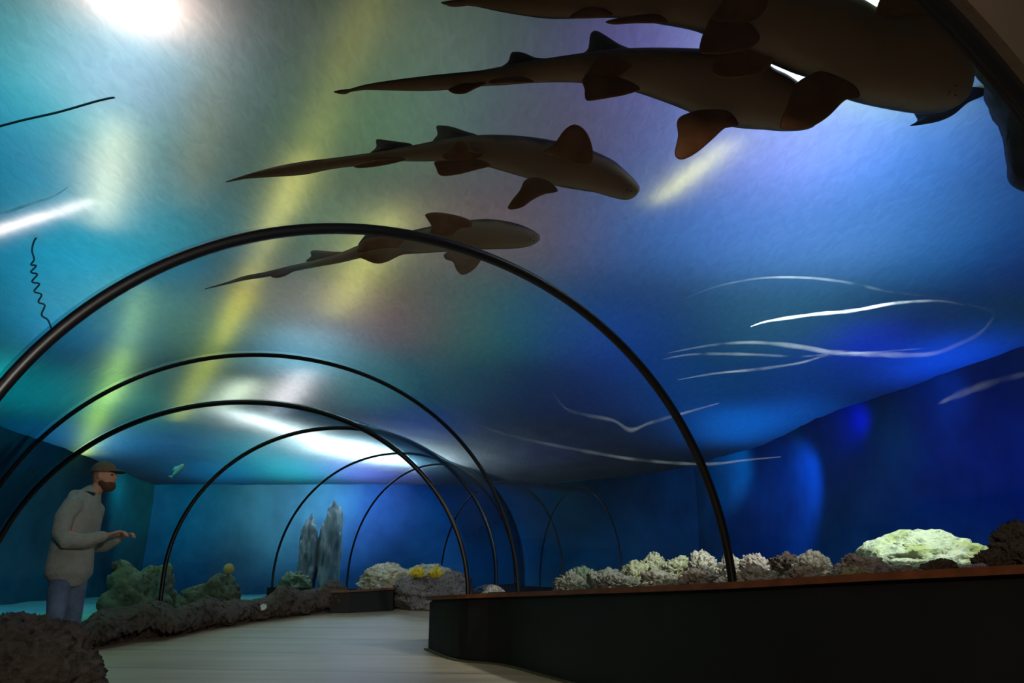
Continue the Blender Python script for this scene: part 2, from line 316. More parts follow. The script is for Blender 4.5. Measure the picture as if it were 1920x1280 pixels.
# floor: ruled between the two sides of the tunnel, then the hall in front
def plane_rows(La, Lb, zf, nx=16, ny=5, amp=0, seed=0):
    rows = []
    for i in range(len(La) - 1):
        for k in range(ny + (1 if i == len(La) - 2 else 0)):
            a = lerp(La[i], La[i + 1], k / ny); b = lerp(Lb[i], Lb[i + 1], k / ny)
            r = []
            for j in range(nx + 1):
                p = lerp(a, b, j / nx); p = Vector((p.x, p.y, zf(p)))
                if amp: p.z += amp * nz(p, .9, seed)
                r.append(p)
            rows.append(r)
    return rows
def floor_mat():
    N = NT('floor_vinyl'); b = N.n('BsdfPrincipled'); N.l(b.outputs[0], N.out.inputs[0])
    b.inputs['Roughness'].default_value = .38; b.inputs['Specular IOR Level'].default_value = .35
    tc = N.n('TexCoord'); mp = N.n('Mapping'); mp.inputs['Rotation'].default_value = (0, 0, .12); mp.inputs['Scale'].default_value = (.25, 1.6, 1)
    n1 = N.n('TexNoise'); n1.inputs['Scale'].default_value = 3; n1.inputs['Detail'].default_value = 6
    N.l(tc.outputs['Object'], mp.inputs[0]); N.l(mp.outputs[0], n1.inputs['Vector'])
    r = N.n('ValToRGB'); r.color_ramp.elements[0].position = .3; r.color_ramp.elements[0].color = (.35, .27, .19, 1)
    r.color_ramp.elements[1].position = .7; r.color_ramp.elements[1].color = (.48, .39, .29, 1)
    N.l(n1.outputs['Fac'], r.inputs['Fac'])
    wv = N.n('TexWave'); wv.bands_direction = 'Y'; wv.inputs['Scale'].default_value = .32; wv.inputs['Distortion'].default_value = .15
    m2 = N.n('Mapping'); m2.inputs['Rotation'].default_value = (0, 0, .12); N.l(tc.outputs['Object'], m2.inputs[0]); N.l(m2.outputs[0], wv.inputs['Vector'])
    r2 = N.n('ValToRGB'); r2.color_ramp.elements[0].position = 0; r2.color_ramp.elements[0].color = (.74, .73, .72, 1)
    r2.color_ramp.elements[1].position = .035; r2.color_ramp.elements[1].color = (1, 1, 1, 1)
    N.l(wv.outputs['Fac'], r2.inputs['Fac'])
    mm = N.n('MixRGB'); mm.blend_type = 'MULTIPLY'; mm.inputs[0].default_value = 1; N.l(r.outputs[0], mm.inputs[1]); N.l(r2.outputs[0], mm.inputs[2])
    N.l(mm.outputs[0], b.inputs['Base Color']); return N.m
fl = plane_rows(LB, RB, lambda p: zfloor(p.y))
structure('floor', grid(fl), floor_mat())
n0 = Vector((-sin(ARCH[0][2]), cos(ARCH[0][2]), 0)); t0 = Vector((cos(ARCH[0][2]), sin(ARCH[0][2]), 0)); c0 = Vector((ARCH[0][0], ARCH[0][1], 0))
hall = [[c0 + t0 * u - n0 * v + Vector((0, 0, -.002)) for u in (-6, -2, 2, 6)] for v in (0, 2.5, 5)]
structure('floor_hall', grid(hall), M['hall'], False)
# entrance wall with its arched opening
ap = arch_pts(ARCH[0], 72, dr=.03)
outer = []
for p in ap:
    u = (p - c0).dot(t0); z = p.z
    du, dz = u, z - .65
    k = min(7.5 / max(abs(du), 1e-3), (5.2 - .65) / dz if dz > 0 else 1e9)
    outer.append(c0 + t0 * (du * k) + Vector((0, 0, .65 + dz * k if dz > 0 else z)))
ap2 = [Vector((ap[0].x, ap[0].y, -.3))] + ap + [Vector((ap[-1].x, ap[-1].y, -.3))]
out2 = [Vector((outer[0].x, outer[0].y, -.3))] + outer + [Vector((outer[-1].x, outer[-1].y, -.3))]
o = structure('wall_front', grid([ap2, out2]), M['hall'], False)
md = o.modifiers.new('t', 'SOLIDIFY'); md.thickness = .12; md.offset = 0
# tank: seabed, walls, water surface
RO = [Vector((8.6, 5.2, 0)), Vector((7.9, 6, 0)), Vector((6.6, 8, 0)), Vector((6.2, 9, 0)), Vector((5.6, 11, 0)), Vector((5.2, 13, 0)), Vector((5.2, 15, 0)), Vector((5.2, 15.5, 0)), Vector((5.2, 16, 0))]
LO = [Vector((-6.0, -1.5, 0)), Vector((-7.0, 1, 0)), Vector((-7.6, 4.5, 0)), Vector((-8.2, 8, 0)), Vector((-8.8, 12, 0)), Vector((-9.2, 16, 0)), Vector((-9.2, 20.5, 0)), Vector((-3, 21, 0)), Vector((3, 21, 0))]
structure('ground_right', grid(plane_rows(RB, RO, lambda p: .38, 20, 6, .12, 3)), M['sand'])
structure('ground_left', grid(plane_rows(LB, LO, lambda p: .38 + .045 * max(0, p.y - 10), 20, 6, .05, 5)), M['sand_teal'])
def wall(name, pts, m):
    rows = []
    for i in range(len(pts) - 1):
        a, b = Vector(pts[i]), Vector(pts[i + 1])
        for k in range(9 if i == len(pts) - 2 else 8):
            p = lerp(a, b, k / 8); rows.append([Vector((p.x, p.y, z)) for z in (-.3, .6, 1.5, 2.4, 3.3, 4.4)])
    for r in rows:
        for j, p in enumerate(r):
            d = .35 * nz(p, .35, 2); r[j] = p + Vector((d, d * .6, 0))
    o = structure(name, grid(rows), m); return o
wall('wall_right', [(9.4, 4.4, 0), (7.0, 8.2, 0), (6.0, 11.0, 0), (5.3, 14.0, 0), (4.9, 16.4, 0), (4.2, 18.6, 0)], M['tank'])
wall('wall_back', [(4.2, 18.6, 0), (2.9, 20.4, 0), (.8, 21.4, 0), (-2, 21.6, 0), (-9.6, 21.6, 0)], M['tank'])
wall('wall_left', [(-9.6, 21.6, 0), (-9.2, 12, 0), (-7.6, 4, 0), (-6.3, -2.2, 0)], M['tank_green'])
rows = []
for i in range(121):
    y = -2.5 + 25 * i / 120; rows.append([Vector((x, y, ZS + .018 * nz((x, y, 0), 2.2, 1) + .01 * nz((x, y, 0), 6, 2))) for x in [-11 + 22 * j / 120 for j in range(121)]])
structure('water_surface', grid(rows), M['water'])
# ------------------------------------------------------------------ plinths
def prism(name, inner, outer, z0, ztop, m, parent=None):
    """solid wall between two plan lines"""
    bm = bmesh.new(); V = []
    for a, b, zb, zt in zip(inner, outer, z0, ztop):
        V.append([bm.verts.new((a.x, a.y, zb)), bm.verts.new((a.x, a.y, zt)), bm.verts.new((b.x, b.y, zt)), bm.verts.new((b.x, b.y, zb))])
    for i in range(len(V) - 1):
        for j in range(4): bm.faces.new((V[i][j], V[i][(j + 1) % 4], V[i + 1][(j + 1) % 4], V[i + 1][j]))
    bm.faces.new(V[0]); bm.faces.new(V[-1][::-1])
    bmesh.ops.recalc_face_normals(bm, faces=bm.faces)
    o = obj(name, bm, m, None, False)
    if parent: put(o, parent)
    return o
def off(P, d):                          # shift a plan line sideways (to its left for +d)
    R = []
    for i, p in enumerate(P):
        t = (P[min(i + 1, len(P) - 1)] - P[max(i - 1, 0)]).normalized(); R.append(p + Vector((-t.y, t.x, 0)) * d)
    return R
cor = at_floor(803, 1217); cor = Vector((cor.x, cor.y, 0))
inner0 = off([RB[0], RB[1], RB[2]], .07)
p3 = at_y(862, 1115, 7.72); p3 = Vector((p3.x, p3.y, 0))
inn = [inner0[0], lerp(inner0[0], inner0[1], .33), lerp(inner0[0], inner0[1], .66), inner0[1], lerp(inner0[1], inner0[2], .5), inner0[2], p3, cor]
ztop = [.715, .705, .695, .680, .677, .673, at_y(862, 1114.5, 7.72).z, at_y(803, 1118, cor.y).z]
inn[0] = lerp(inn[0], inn[1], .25)
RBs = [lerp(RB[0], RB[1], .08), lerp(RB[0], RB[1], .33), lerp(RB[0], RB[1], .66), RB[1], lerp(RB[1], RB[2], .5), RB[2], RB[3] + Vector((.05, 0, 0)), Vector((-.28, 8.7, 0))]
def smooth3(P, per=5):                   # rounds a plan line (x, y, and a height carried in z)
    R_ = []
    for i in range(len(P) - 1):
        a, b, c, d = P[max(i - 1, 0)], P[i], P[i + 1], P[min(i + 2, len(P) - 1)]
        for k in range(per):
            t = k / per; R_.append(.5 * ((2 * b) + (c - a) * t + (2 * a - 5 * b + 4 * c - d) * t * t + (3 * b - a - 3 * c + d) * t ** 3))
    return R_ + [P[-1]]
inn = smooth3([Vector((p.x, p.y, z)) for p, z in zip(inn, ztop)]); ztop = [p.z for p in inn]; inn = [Vector((p.x, p.y, 0)) for p in inn]
RBs = [lerp(RBs[i // 5], RBs[min(i // 5 + 1, len(RBs) - 1)], (i % 5) / 5) for i in range(len(inn))]
root = empty('viewing_plinth', (inn[3].x, inn[3].y, 0))
tag(root, 'long low black plinth with brown wooden capping along the right side of the walkway', 'plinth')
trim_h = [.030] * 7
prism('panel', inn, RBs, [zfloor(p.y) - .05 for p in inn], [z - .05 for z in ztop], M['plinth'], root)
prism('capping', off(inn, .035), off(RBs, .0), [z - .035 for z in ztop], ztop, M['wood'], root)
prism('capping_joint', off(inn, -.02), off(RBs, .0), [z - .051 for z in ztop], [z - .034 for z in ztop], M['black'], root)
prism('skirting', off(inn, .045), inn, [zfloor(p.y) - .02 for p in inn], [zfloor(p.y) + .012 for p in inn], M['olive'], root)
# the rest of the right hand plinth, round the bend
far = [Vector((-.25, 8.75, 0)), off([RB[4], RB[5]], .10)[0], off([RB[4], RB[5]], .10)[1], off([RB[6], RB[7]], .10)[0], RB[7] , RB[8]]
farb = [Vector((-.05, 8.75, 0)), RB[4], RB[5], RB[6], RB[7] + Vector((.1, -.1, 0)), RB[8] + Vector((.1, -.1, 0))]
o = prism('bend_plinth', far, farb, [zfloor(p.y) - .1 for p in far], [.69, .79, .85, .86, .86, .86], M['plinth'])
tag(o, 'black plinth round the bend, behind the end of the long black plinth', 'plinth')
# low kerb under the left glass (hidden by rockwork)
lk = [lerp(LB[0], LB[1], .06), LB[1], LB[2], LB[3], LB[4], LB[5]]
o = prism('glass_kerb', off(lk, -.10), off(lk, .06), [zfloor(p.y) - .1 for p in lk], [.30, .30, .31, .35, .48, .66], M['plinth'])
tag(o, 'low dark kerb under the left glass, behind the boulder and the brown ledge', 'kerb')
# far plinth with wooden capping, beyond the brown ledge
a = at_y(655, 1106, 11.9); b = at_y(738, 1101, 12.25); c = at_y(655, 1106, 15.0)
pa = [Vector((a.x - .25, a.y - .02, 0)), Vector((a.x, a.y, 0)), Vector((b.x, b.y, 0))]
pb = [Vector((a.x - .45, a.y + .8, 0)), Vector((a.x - .1, a.y + .9, 0)), Vector((b.x, b.y + .9, 0))]
root = empty('far_plinth', (a.x, a.y, .48))
tag(root, 'small distant black plinth with brown capping between the brown ledge and the pale rocks', 'plinth')
zt = [a.z - .005, a.z, b.z]
prism('panel', pa, pb, [.40] * 3, [z - .03 for z in zt], M['plinth'], root)
prism('capping', off(pa, -.03), off(pb, 0), [z - .03 for z in zt], zt, M['wood'], root)
lk = [LB[5], LB[6], LB[7], LB[8]]
o = prism('bend_kerb', off(lk, -.25), off(lk, .08), [.35, .4, .4, .4], [.84, .86, .86, .86], M['plinth'])
tag(o, 'black kerb under the outer glass round the bend, behind the small distant plinth', 'kerb')
# ------------------------------------------------------------------ rocks
def rock_bm(r, seed, sub=5, lump=.35, rough=.12, fine=.05, flat=-.55, ridged=False):
    bm = bmesh.new(); bmesh.ops.create_icosphere(bm, subdivisions=sub, radius=1)
    for v in bm.verts:
        d = v.co.normalized()
        f = 1 + lump * nz(d, 1.2, seed) + .5 * lump * nz(d, 2.6, seed + 5)
        q = nz(d, 5.5, seed + 9); f += rough * (1 - 2 * abs(q)) - rough * .5
        f += fine * (1 - 2.4 * abs(nz(d, 13, seed + 2))) + fine * .6 * nz(d, 27, seed + 3)
        p = d * f
        if p.z < flat: p.z = flat + (p.z - flat) * .12
        v.co = Vector((p.x * r[0], p.y * r[1], p.z * r[2]))
    return bm
def rock(name, label, cat, x0, x1, ytop, ybot, y, m, seed, depth=None, sub=5, group=None, lump=.35, rough=.12, fine=.05, turn=0, parent=None):
    """rock filling the sight lines x0..x1, ytop..ybot at plan distance y"""
    a = at_y(x0, ybot, y); b = at_y(x1, ytop, y)
    w = (b.x - a.x) / 2; h = (b.z - a.z)
    d = depth or w * .8
    bm = rock_bm((1, 1, 1), seed, sub, lump, rough, fine)
    lo = [min(v.co[i] for v in bm.verts) for i in range(3)]; hi = [max(v.co[i] for v in bm.verts) for i in range(3)]
    for v in bm.verts:
        v.co = Vector(((v.co.x - (lo[0] + hi[0]) / 2) / (hi[0] - lo[0]) * 2 * w, (v.co.y - (lo[1] + hi[1]) / 2) / (hi[1] - lo[1]) * 2 * d, (v.co.z - lo[2]) / (hi[2] - lo[2]) * h))
    o = obj(name, bm, m)
    o.location = ((a.x + b.x) / 2, y + d * .2, a.z)
    o.rotation_euler = (0, 0, turn)
    if label: tag(o, label, cat, group)
    return o
RM = {
 'grey': rock_mat('rock_grey', (.06, .065, .055), (.30, .30, .25), (.12, .14, .10), 24),
 'beige': rock_mat('rock_beige', (.08, .065, .05), (.55, .52, .43), (.30, .28, .22), 22),
 'pink': rock_mat('rock_pink', (.08, .06, .05), (.58, .50, .44), (.30, .30, .28), 24),
 'green': rock_mat('rock_green', (.05, .06, .03), (.46, .47, .32), (.34, .36, .10), 22),
 'lime': rock_mat('rock_lime', (.10, .16, .12), (.40, .47, .33), (.28, .36, .10), 20, .8, .8),
 'brown': rock_mat('rock_brown', (.014, .010, .008), (.13, .095, .075), (.06, .05, .03), 34),
 'lava': rock_mat('rock_lava', (.010, .008, .007), (.12, .095, .08), (.09, .075, .05), 14, 1.0, .5),
 'moss': rock_mat('rock_moss', (.02, .035, .022), (.12, .17, .12), (.10, .12, .05), 16, .6, .6),
 'chalk': rock_mat('rock_chalk', (.12, .14, .12), (.66, .70, .60), (.60, .60, .38), 22, .9, .6),
 'col': rock_mat('rock_column', (.03, .05, .07), (.16, .22, .26), (.08, .12, .16), 4, .6),
 'slate': rock_mat('rock_slate', (.05, .045, .045), (.36, .33, .34), (.22, .20, .22), 28, 1.0, .5),
}
G = 'rocks on the seabed behind the right glass'
def gl_y(px):                            # plan distance of the right glass along a sight column
    for i in range(0, 3):
        A_, B_ = RB[i], RB[i + 1]
        r = at(px, 1100, 1) - CAM; k = r.x / r.y
        den = (B_.x - A_.x) - k * (B_.y - A_.y)
        if abs(den) < 1e-6: continue
        t = (k * A_.y - A_.x) / den
        if 0 <= t <= 1: return A_.y + (B_.y - A_.y) * t
    return 8.2
rk = [
 # x0, x1, top, bottom, extra distance, material, label
 (1035, 1110, 1066, 1112, .9, 'grey', 'small grey-green rock at the left end of the rocky bank'),
 (1062, 1122, 1058, 1105, 1.5, 'moss', 'dark mossy rock rising behind the left end of the rocky bank'),
 (1100, 1180, 1060, 1110, 1.1, 'grey', 'rounded dull green-grey rock near the left end of the bank'),
 (1160, 1222, 1047, 1098, 1.6, 'green', 'yellowish-green rock halfway between the bank end and the big seam'),
 (1196, 1262, 1033, 1090, 2.0, 'green', 'tall pale green rock with a flat sloping top left of the big seam'),
 (1240, 1302, 1040, 1085, 1.7, 'green', 'olive rock beside the tall pale green rock'),
 (1288, 1352, 1028, 1085, 1.8, 'beige', 'pale craggy rock just left of the big seam, highest there'),
 (1338, 1402, 1030, 1090, 1.4, 'beige', 'beige rock seen directly behind the foot of the big seam'),
 (1388, 1458, 1034, 1088, 1.3, 'pink', 'pinkish white craggy rock just right of the big seam'),
 (1440, 1505, 1031, 1080, 1.4, 'brown', 'brown rock between the pinkish rock and the large beige rock'),
 (1486, 1566, 1027, 1085, 1.1, 'beige', 'large beige crag with a steep right side, right of the big seam'),
 (1562, 1668, 1036, 1082, .9, 'pink', 'pinkish-white mound left of the large green-white rock'),
 (1120, 1210, 1076, 1112, .6, 'grey', 'low greenish rubble boulder touching the capping, left part of the bank'),
 (1195, 1285, 1066, 1108, .6, 'beige', 'low white speckled boulder above the capping, left of the big seam'),
 (1270, 1362, 1060, 1104, .5, 'pink', 'low pinkish boulder above the capping, touching the big seam from the left'),
 (1372, 1470, 1058, 1100, .5, 'beige', 'low pale boulder above the capping, right of the big seam'),
 (1455, 1560, 1060, 1096, .45, 'pink', 'low dark-pitted boulder under the large beige crag'),
 (1560, 1640, 1062, 1090, .4, 'green', 'low olive boulder under the pinkish-white mound'),
 (1630, 1740, 1058, 1086, .35, 'slate', 'low grey boulder under the large green-white rock'),
 (1728, 1800, 1045, 1080, .5, 'brown', 'small dark brown rock in front of the large green-white rock'),
 (1790, 1870, 1054, 1078, .35, 'slate', 'flat grey rock on the capping left of the dark brown crag'),
 (1826, 1900, 1026, 1078, .6, 'brown', 'dark brown rock stepping up to the tallest dark crag'),
 (1852, 1990, 966, 1080, .8, 'brown', 'tall dark brown crag at the right end of the rocky bank'),
]
for i, (x0, x1, yt, yb, ex, mm, lab) in enumerate(rk):
    rock('rock', lab, 'rock', x0, x1, yt, yb, gl_y((x0 + x1) / 2) + ex, RM[mm], 10 + i, group=G, lump=.5, rough=.3, fine=.2)
rock('rock', 'large domed green and white rock near the right end of the rocky bank', 'rock', 1640, 1880, 988, 1085, 6.1, RM['lime'], 61, depth=.5, group=G, lump=.22, rough=.10, fine=.05)
rock('rock', 'small orange-beige rock by the second seam, left of the rocky bank', 'rock', 893, 950, 1095, 1122, 9.0, RM['pink'], 71, group=G)
# green rocks beyond the left glass
GL = 'green rocks behind the left glass'
rock('rock', 'big dark green rock behind the ledge, right of the standing person', 'rock', 172, 335, 1050, 1175, 10.9, RM['moss'], 33, depth=.55, group=GL, lump=.55, rough=.12, fine=.03)
rock('rock', 'small brown knob on top of the big dark green rock', 'rock', 206, 238, 1047, 1072, 10.9, RM['brown'], 35, depth=.1, sub=4, group=GL)
rock('rock', 'pale green rock right of the left seam foot, below the yellow ball', 'rock', 375, 455, 1070, 1140, 11.3, RM['moss'], 38, depth=.4, group=GL, lump=.5, rough=.12, fine=.04)
rock('rock', 'low green rock just right of the left seam foot', 'rock', 318, 400, 1092, 1150, 11.0, RM['moss'], 42, depth=.35, group=GL, lump=.5, rough=.12, fine=.04)
rock('rock', 'faint teal mound behind the ledge between two thin seams', 'rock', 520, 585, 1070, 1115, 15.5, RM['moss'], 45, depth=.5, group=GL)
# far rocks beyond the small plinth
GF = 'rocks at the far bend of the tunnel'
rock('rock', 'pale chalky rock above the small distant plinth', 'rock', 668, 790, 1052, 1112, 13.3, RM['chalk'], 51, depth=.45, group=GF, lump=.3, rough=.18, fine=.09)
rock('rock', 'pale rock lying behind the two yellow corals', 'rock', 740, 870, 1055, 1100, 13.9, RM['chalk'], 56, depth=.4, group=GF, lump=.3, rough=.15, fine=.08)
rock('rock', 'dark grey-purple pitted rock below the two yellow corals', 'rock', 728, 905, 1068, 1150, 12.45, RM['slate'], 53, depth=.45, group=GF, lump=.3, rough=.2, fine=.1)
# tall pale rock faces behind the ledge
for x0, x1, yt, y, sd, lab in ((556, 600, 960, 16.3, 81, 'tall narrow pale rock column left of the taller one behind the ledge'), (590, 645, 935, 16.6, 84, 'tallest pale rock column beyond the glass by the far thin seam')):
    rock('rock_column', lab, 'rock', x0, x1, yt, 1110, y, RM['col'], sd, depth=.5, group='pale rock columns far in the tank')
# corals
def coral(label, x0, x1, yt, yb, y, m, seed, n=26, ball=False):
    a = at_y(x0, yb, y); b = at_y(x1, yt, y); w = (b.x - a.x); h = b.z - a.z; c = (a + b) / 2
    bm = bmesh.new(); rnd = random.Random(seed)
    if ball:
        bmesh.ops.create_icosphere(bm, subdivisions=4, radius=.5)
        for v in bm.verts: v.co *= 1 + .10 * nz(v.co, 14, seed); v.co = Vector((v.co.x * w, v.co.y * w, v.co.z * h))
    else:
        for k in range(n):
            t = bmesh.ops.create_icosphere(bm, subdivisions=2, radius=1)['verts']
            ang = rnd.uniform(0, 2 * pi); rr = sqrt(rnd.random()) * .42; hh = rnd.uniform(.3, 1) * (1 - rr * .7)
            s = rnd.uniform(.07, .12)
            for v in t:
                f = 1 + .35 * nz(v.co, 3, k)
                zz = v.co.z * .5 + .5
                v.co = Vector(((v.co.x * s * f * (.6 + zz * .8) + cos(ang) * rr * (.5 + .6 * zz)) * w, (v.co.y * s * f * (.6 + zz * .8) + sin(ang) * rr * (.5 + .6 * zz)) * w, (-.5 + zz * hh * f) * h))
    o = obj('coral', bm, m); o.location = c
    tag(o, label, 'coral', 'yellow corals'); return o
M['ycoral'] = mat('coral_yellow', (.75, .52, .02), (.85, .70, .06), scale=20, rough=.7, bump=.4)
M['ball'] = mat('coral_ball', (.36, .36, .12), (.50, .48, .18), scale=20, rough=.8, bump=.4)
coral('dull yellow round coral ball on the pale green rock', 418, 440, 1056, 1077, 11.2, M['ball'], 1, ball=True)
coral('left of the two bright yellow corals, with a hollow side', 766, 801, 1058, 1083, 12.35, M['ycoral'], 2)
coral('right and brighter of the two yellow corals', 801, 834, 1058, 1084, 12.35, M['ycoral'], 3)
# boulder in front, left
bm = rock_bm((1, 1, 1), 91, 6, .22, .10, .07, -.6)
hx_ = max(v.co.x for v in bm.verts); hz_ = max(v.co.z for v in bm.verts)
for v in bm.verts: v.co = Vector((v.co.x / hx_ * .46, v.co.y * .62, v.co.z / hz_ * .40))
o = obj('boulder', bm, RM['lava'])
o.location = (-3.17, 5.5, .13)
tag(o, 'big dark brown pitted boulder in the lower left corner, before the standing person', 'boulder')
# the brown ledge
def ledge():
    base = [(142, 1226), (190, 1216), (305, 1200), (400, 1180), (500, 1164), (600, 1151), (655, 1147)]
    top = [(142, 1172), (160, 1152), (180, 1140), (240, 1136), (277, 1122), (297, 1127), (322, 1141), (347, 1132), (380, 1117), (395, 1120), (410, 1127), (440, 1124), (465, 1124), (490, 1119), (505, 1112), (515, 1099), (530, 1096), (547, 1100), (560, 1107), (600, 1099), (605, 1089), (625, 1086), (640, 1094), (655, 1108)]
    def itp(T, x):
        for (a, ya), (b, yb) in zip(T, T[1:]):
            if a <= x <= b: return ya + (yb - ya) * (x - a) / (b - a)
        return T[-1][1]
    rows = []; n = 260
    for i in range(n + 1):
        px = 142 + (655 - 142) * i / n
        B = at_floor(px, itp(base, px)); zb = zfloor(B.y)
        dirr = Vector((B.x, B.y, 0)).normalized()
        T = at_y(px, itp(top, px), B.y + .42)
        H_ = T.z - zb
        prof = [(.16, -.03), (.15, .10), (.02, .17), (-.03, .30), (-.01, .48), (.05, .66), (.13, .80), (.24, .92), (.34, .985), (.42, 1.0), (.55, .96), (.66, .8), (.72, .4), (.72, -.05)]
        # densify the profile
        pp = []
        for (a, b), (c_, d) in zip(prof, prof[1:]):
            for k in range(3): pp.append((a + (c_ - a) * k / 3, b + (d - b) * k / 3))
        pp.append(prof[-1])
        hollow = .14 * max(0, sin((px - 190) / 170 * pi)) if 190 < px < 360 else 0
        row = []
        for q, (dd, hh) in enumerate(pp):
            p = Vector((B.x, B.y, 0)) + dirr * (dd + (hollow if hh < .16 else 0)); p.z = zb + hh * H_ + (hollow * .5 if .1 < hh < .25 else 0)
            am = 1 if .12 < hh < .97 else .25
            k = am * (.06 * nz(p, 3, 5) + .10 * (abs(nz(p, 6, 6)) - .25) + .07 * (abs(nz(p, 13, 8)) - .25) + .04 * nz(p, 24, 7))
            row.append(p + Vector((dirr.x * k * 1.2, dirr.y * k * 1.2, k * .6)))
        rows.append(row)
    g = grid(rows, True); m_ = len(rows[0])
    g[2].append(tuple(range(m_))); g[2].append(tuple(range(len(g[0]) - m_, len(g[0]))))
    return recalc(obj('rock_ledge', g, RM['lava']))
o = ledge(); tag(o, 'long low brown imitation rock ledge along the left edge of the walkway', 'ledge')
LED = o
# oval plate on the ledge
bm = bmesh.new(); c_ = at_y(493, 1138, 9.0)
M['plate'] = mat('plate', (.55, .53, .52), (.66, .63, .63), scale=8, rough=.4)
bmesh.ops.create_cone(bm, cap_ends=True, segments=40, radius1=1, radius2=.94, depth=.35)
for v in bm.verts: v.co = Vector((v.co.x * .055, v.co.y * .045, v.co.z * .05))
bmesh.ops.bevel(bm, geom=[e for e in bm.edges if e.calc_face_angle(0) > .5], offset=.003, segments=2, affect='EDGES')
PL = obj('oval_plate', bm, M['plate'], None, False)
tag(PL, 'small pale oval plate on the front of the brown ledge', 'plate')
# rest it on the ledge by casting a ray at the ledge
bpy.context.view_layer.update()
dg = bpy.context.evaluated_depsgraph_get()
r = (at(493, 1138, 1) - CAM).normalized()
hit, loc, nor, idx = LED.ray_cast(CAM, r)
if hit:
    nor = (nor + Vector((0.1, -.8, .5))).normalized()
    PL.location = loc - r * .012; PL.rotation_euler = nor.to_track_quat('Z', 'Y').to_euler()
# rock outcrop at the top right, hanging by the entrance
def slab(name, poly, depth, thick, m, seed, label, cat, parent=None, amp=.05):
    P = resample(poly, 64, True); cx = sum(p[0] for p in P) / len(P); cy = sum(p[1] for p in P) / len(P)
    rows = []
    for k, (s, t) in enumerate(((1, 0), (.97, .5), (.85, .85), (.6, 1), (.3, 1.05), (.02, 1.08))):
        rows.append([(cx + (x - cx) * s, cy + (y - cy) * s, -t) for x, y in P])
    back = [[(a, b, -t) for a, b, t in r] for r in rows[1:]]
    full = rows[::-1] + back
    R = []
    for r in full:
        q = []
        for x, y, t in r:
            p = at(x, y, depth + t * thick); k = amp * (nz(p, 5, seed) + .5 * nz(p, 12, seed)); q.append(p + VX * k * (1 if abs(t) > .4 else .3))
        R.append(q)
    g = grid(R, True); n = len(P); g[2].append(tuple(range(n))); g[2].append(tuple(range(len(g[0]) - n, len(g[0]))))
    o = recalc(obj(name, g, m)); tag(o, label, cat); return o
def resample(poly, n, closed=False, pw=.5):
    """Catmull-Rom through the points"""
    P = [Vector((*p, 0)[:3]) for p in poly]; m_ = len(P); R = []
    segs = m_ if closed else m_ - 1; per = max(2, n // segs)
    for i in range(segs):
        a = P[(i - 1) % m_] if closed else P[max(i - 1, 0)]; b = P[i]; c = P[(i + 1) % m_]; d = P[(i + 2) % m_] if closed else P[min(i + 2, m_ - 1)]
        for k in range(per):
            t = k / per
            q = .5 * ((2 * b) + (c - a) * t + (2 * a - 5 * b + 4 * c - d) * t * t + (3 * b - a - 3 * c + d) * t ** 3)
            R.append((q.x, q.y))
    if not closed: R.append((P[-1].x, P[-1].y))
    return R
M['outcrop'] = rock_mat('rock_outcrop', (.008, .014, .035), (.035, .06, .15), (.02, .04, .10), 8)
slab('rock_outcrop', [(1830, 118), (1838, 140), (1848, 172), (1856, 200), (1876, 250), (1886, 300), (1895, 345), (1925, 362), (1990, 380), (2040, 300), (2020, 200), (1940, 130), (1880, 80), (1820, 60), (1790, 90), (1800, 112)],
     5.0, .22, M['outcrop'], 3, 'dark blue hanging rock beside the entrance wall, top right', 'rock')
slab('rock_fragment', [(1706, 236), (1720, 226), (1713, 210), (1725, 204), (1760, 207), (1800, 200), (1825, 172), (1838, 150), (1852, 160), (1846, 178), (1815, 193), (1790, 214), (1765, 226), (1740, 232)],
     5.15, .06, M['outcrop'], 7, 'ragged blue rock fragment just under the nose of the uppermost shark', 'rock', amp=.02)
# ------------------------------------------------------------------ sharks
def shark_mat():
    N = NT('shark_skin'); b = N.n('BsdfPrincipled'); N.l(b.outputs[0], N.out.inputs[0]); b.inputs['Roughness'].default_value = .5
    b.inputs['Specular IOR Level'].default_value = .3
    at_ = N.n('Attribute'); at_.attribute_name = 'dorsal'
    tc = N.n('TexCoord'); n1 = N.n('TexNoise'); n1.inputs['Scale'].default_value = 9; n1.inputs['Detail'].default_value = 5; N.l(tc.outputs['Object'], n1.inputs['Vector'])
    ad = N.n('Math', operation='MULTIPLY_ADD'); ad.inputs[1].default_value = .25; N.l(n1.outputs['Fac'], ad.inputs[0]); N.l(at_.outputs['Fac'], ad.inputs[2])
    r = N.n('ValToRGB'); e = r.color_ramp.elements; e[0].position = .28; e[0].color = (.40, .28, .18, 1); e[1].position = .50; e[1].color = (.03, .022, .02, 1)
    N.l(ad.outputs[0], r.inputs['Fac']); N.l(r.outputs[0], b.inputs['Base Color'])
    bp = N.n('Bump'); bp.inputs['Strength'].default_value = .12; bp.inputs['Distance'].default_value = .02; N.l(n1.outputs['Fac'], bp.inputs['Height']); N.l(bp.outputs[0], b.inputs['Normal'])
    return N.m
M['shark'] = shark_mat()
M['fin'] = mat('shark_fin', (.24, .085, .028), (.32, .15, .06), scale=7, rough=.6, bump=.1)  # orange raised to stand in for light shining through the fins
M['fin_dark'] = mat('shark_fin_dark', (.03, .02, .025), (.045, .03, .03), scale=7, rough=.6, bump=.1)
M['mouth'] = mat('shark_mouth', (.02, .008, .006), None, rough=.7)
M['eye'] = mat('shark_eye', (.01, .01, .01), None, rough=.2)
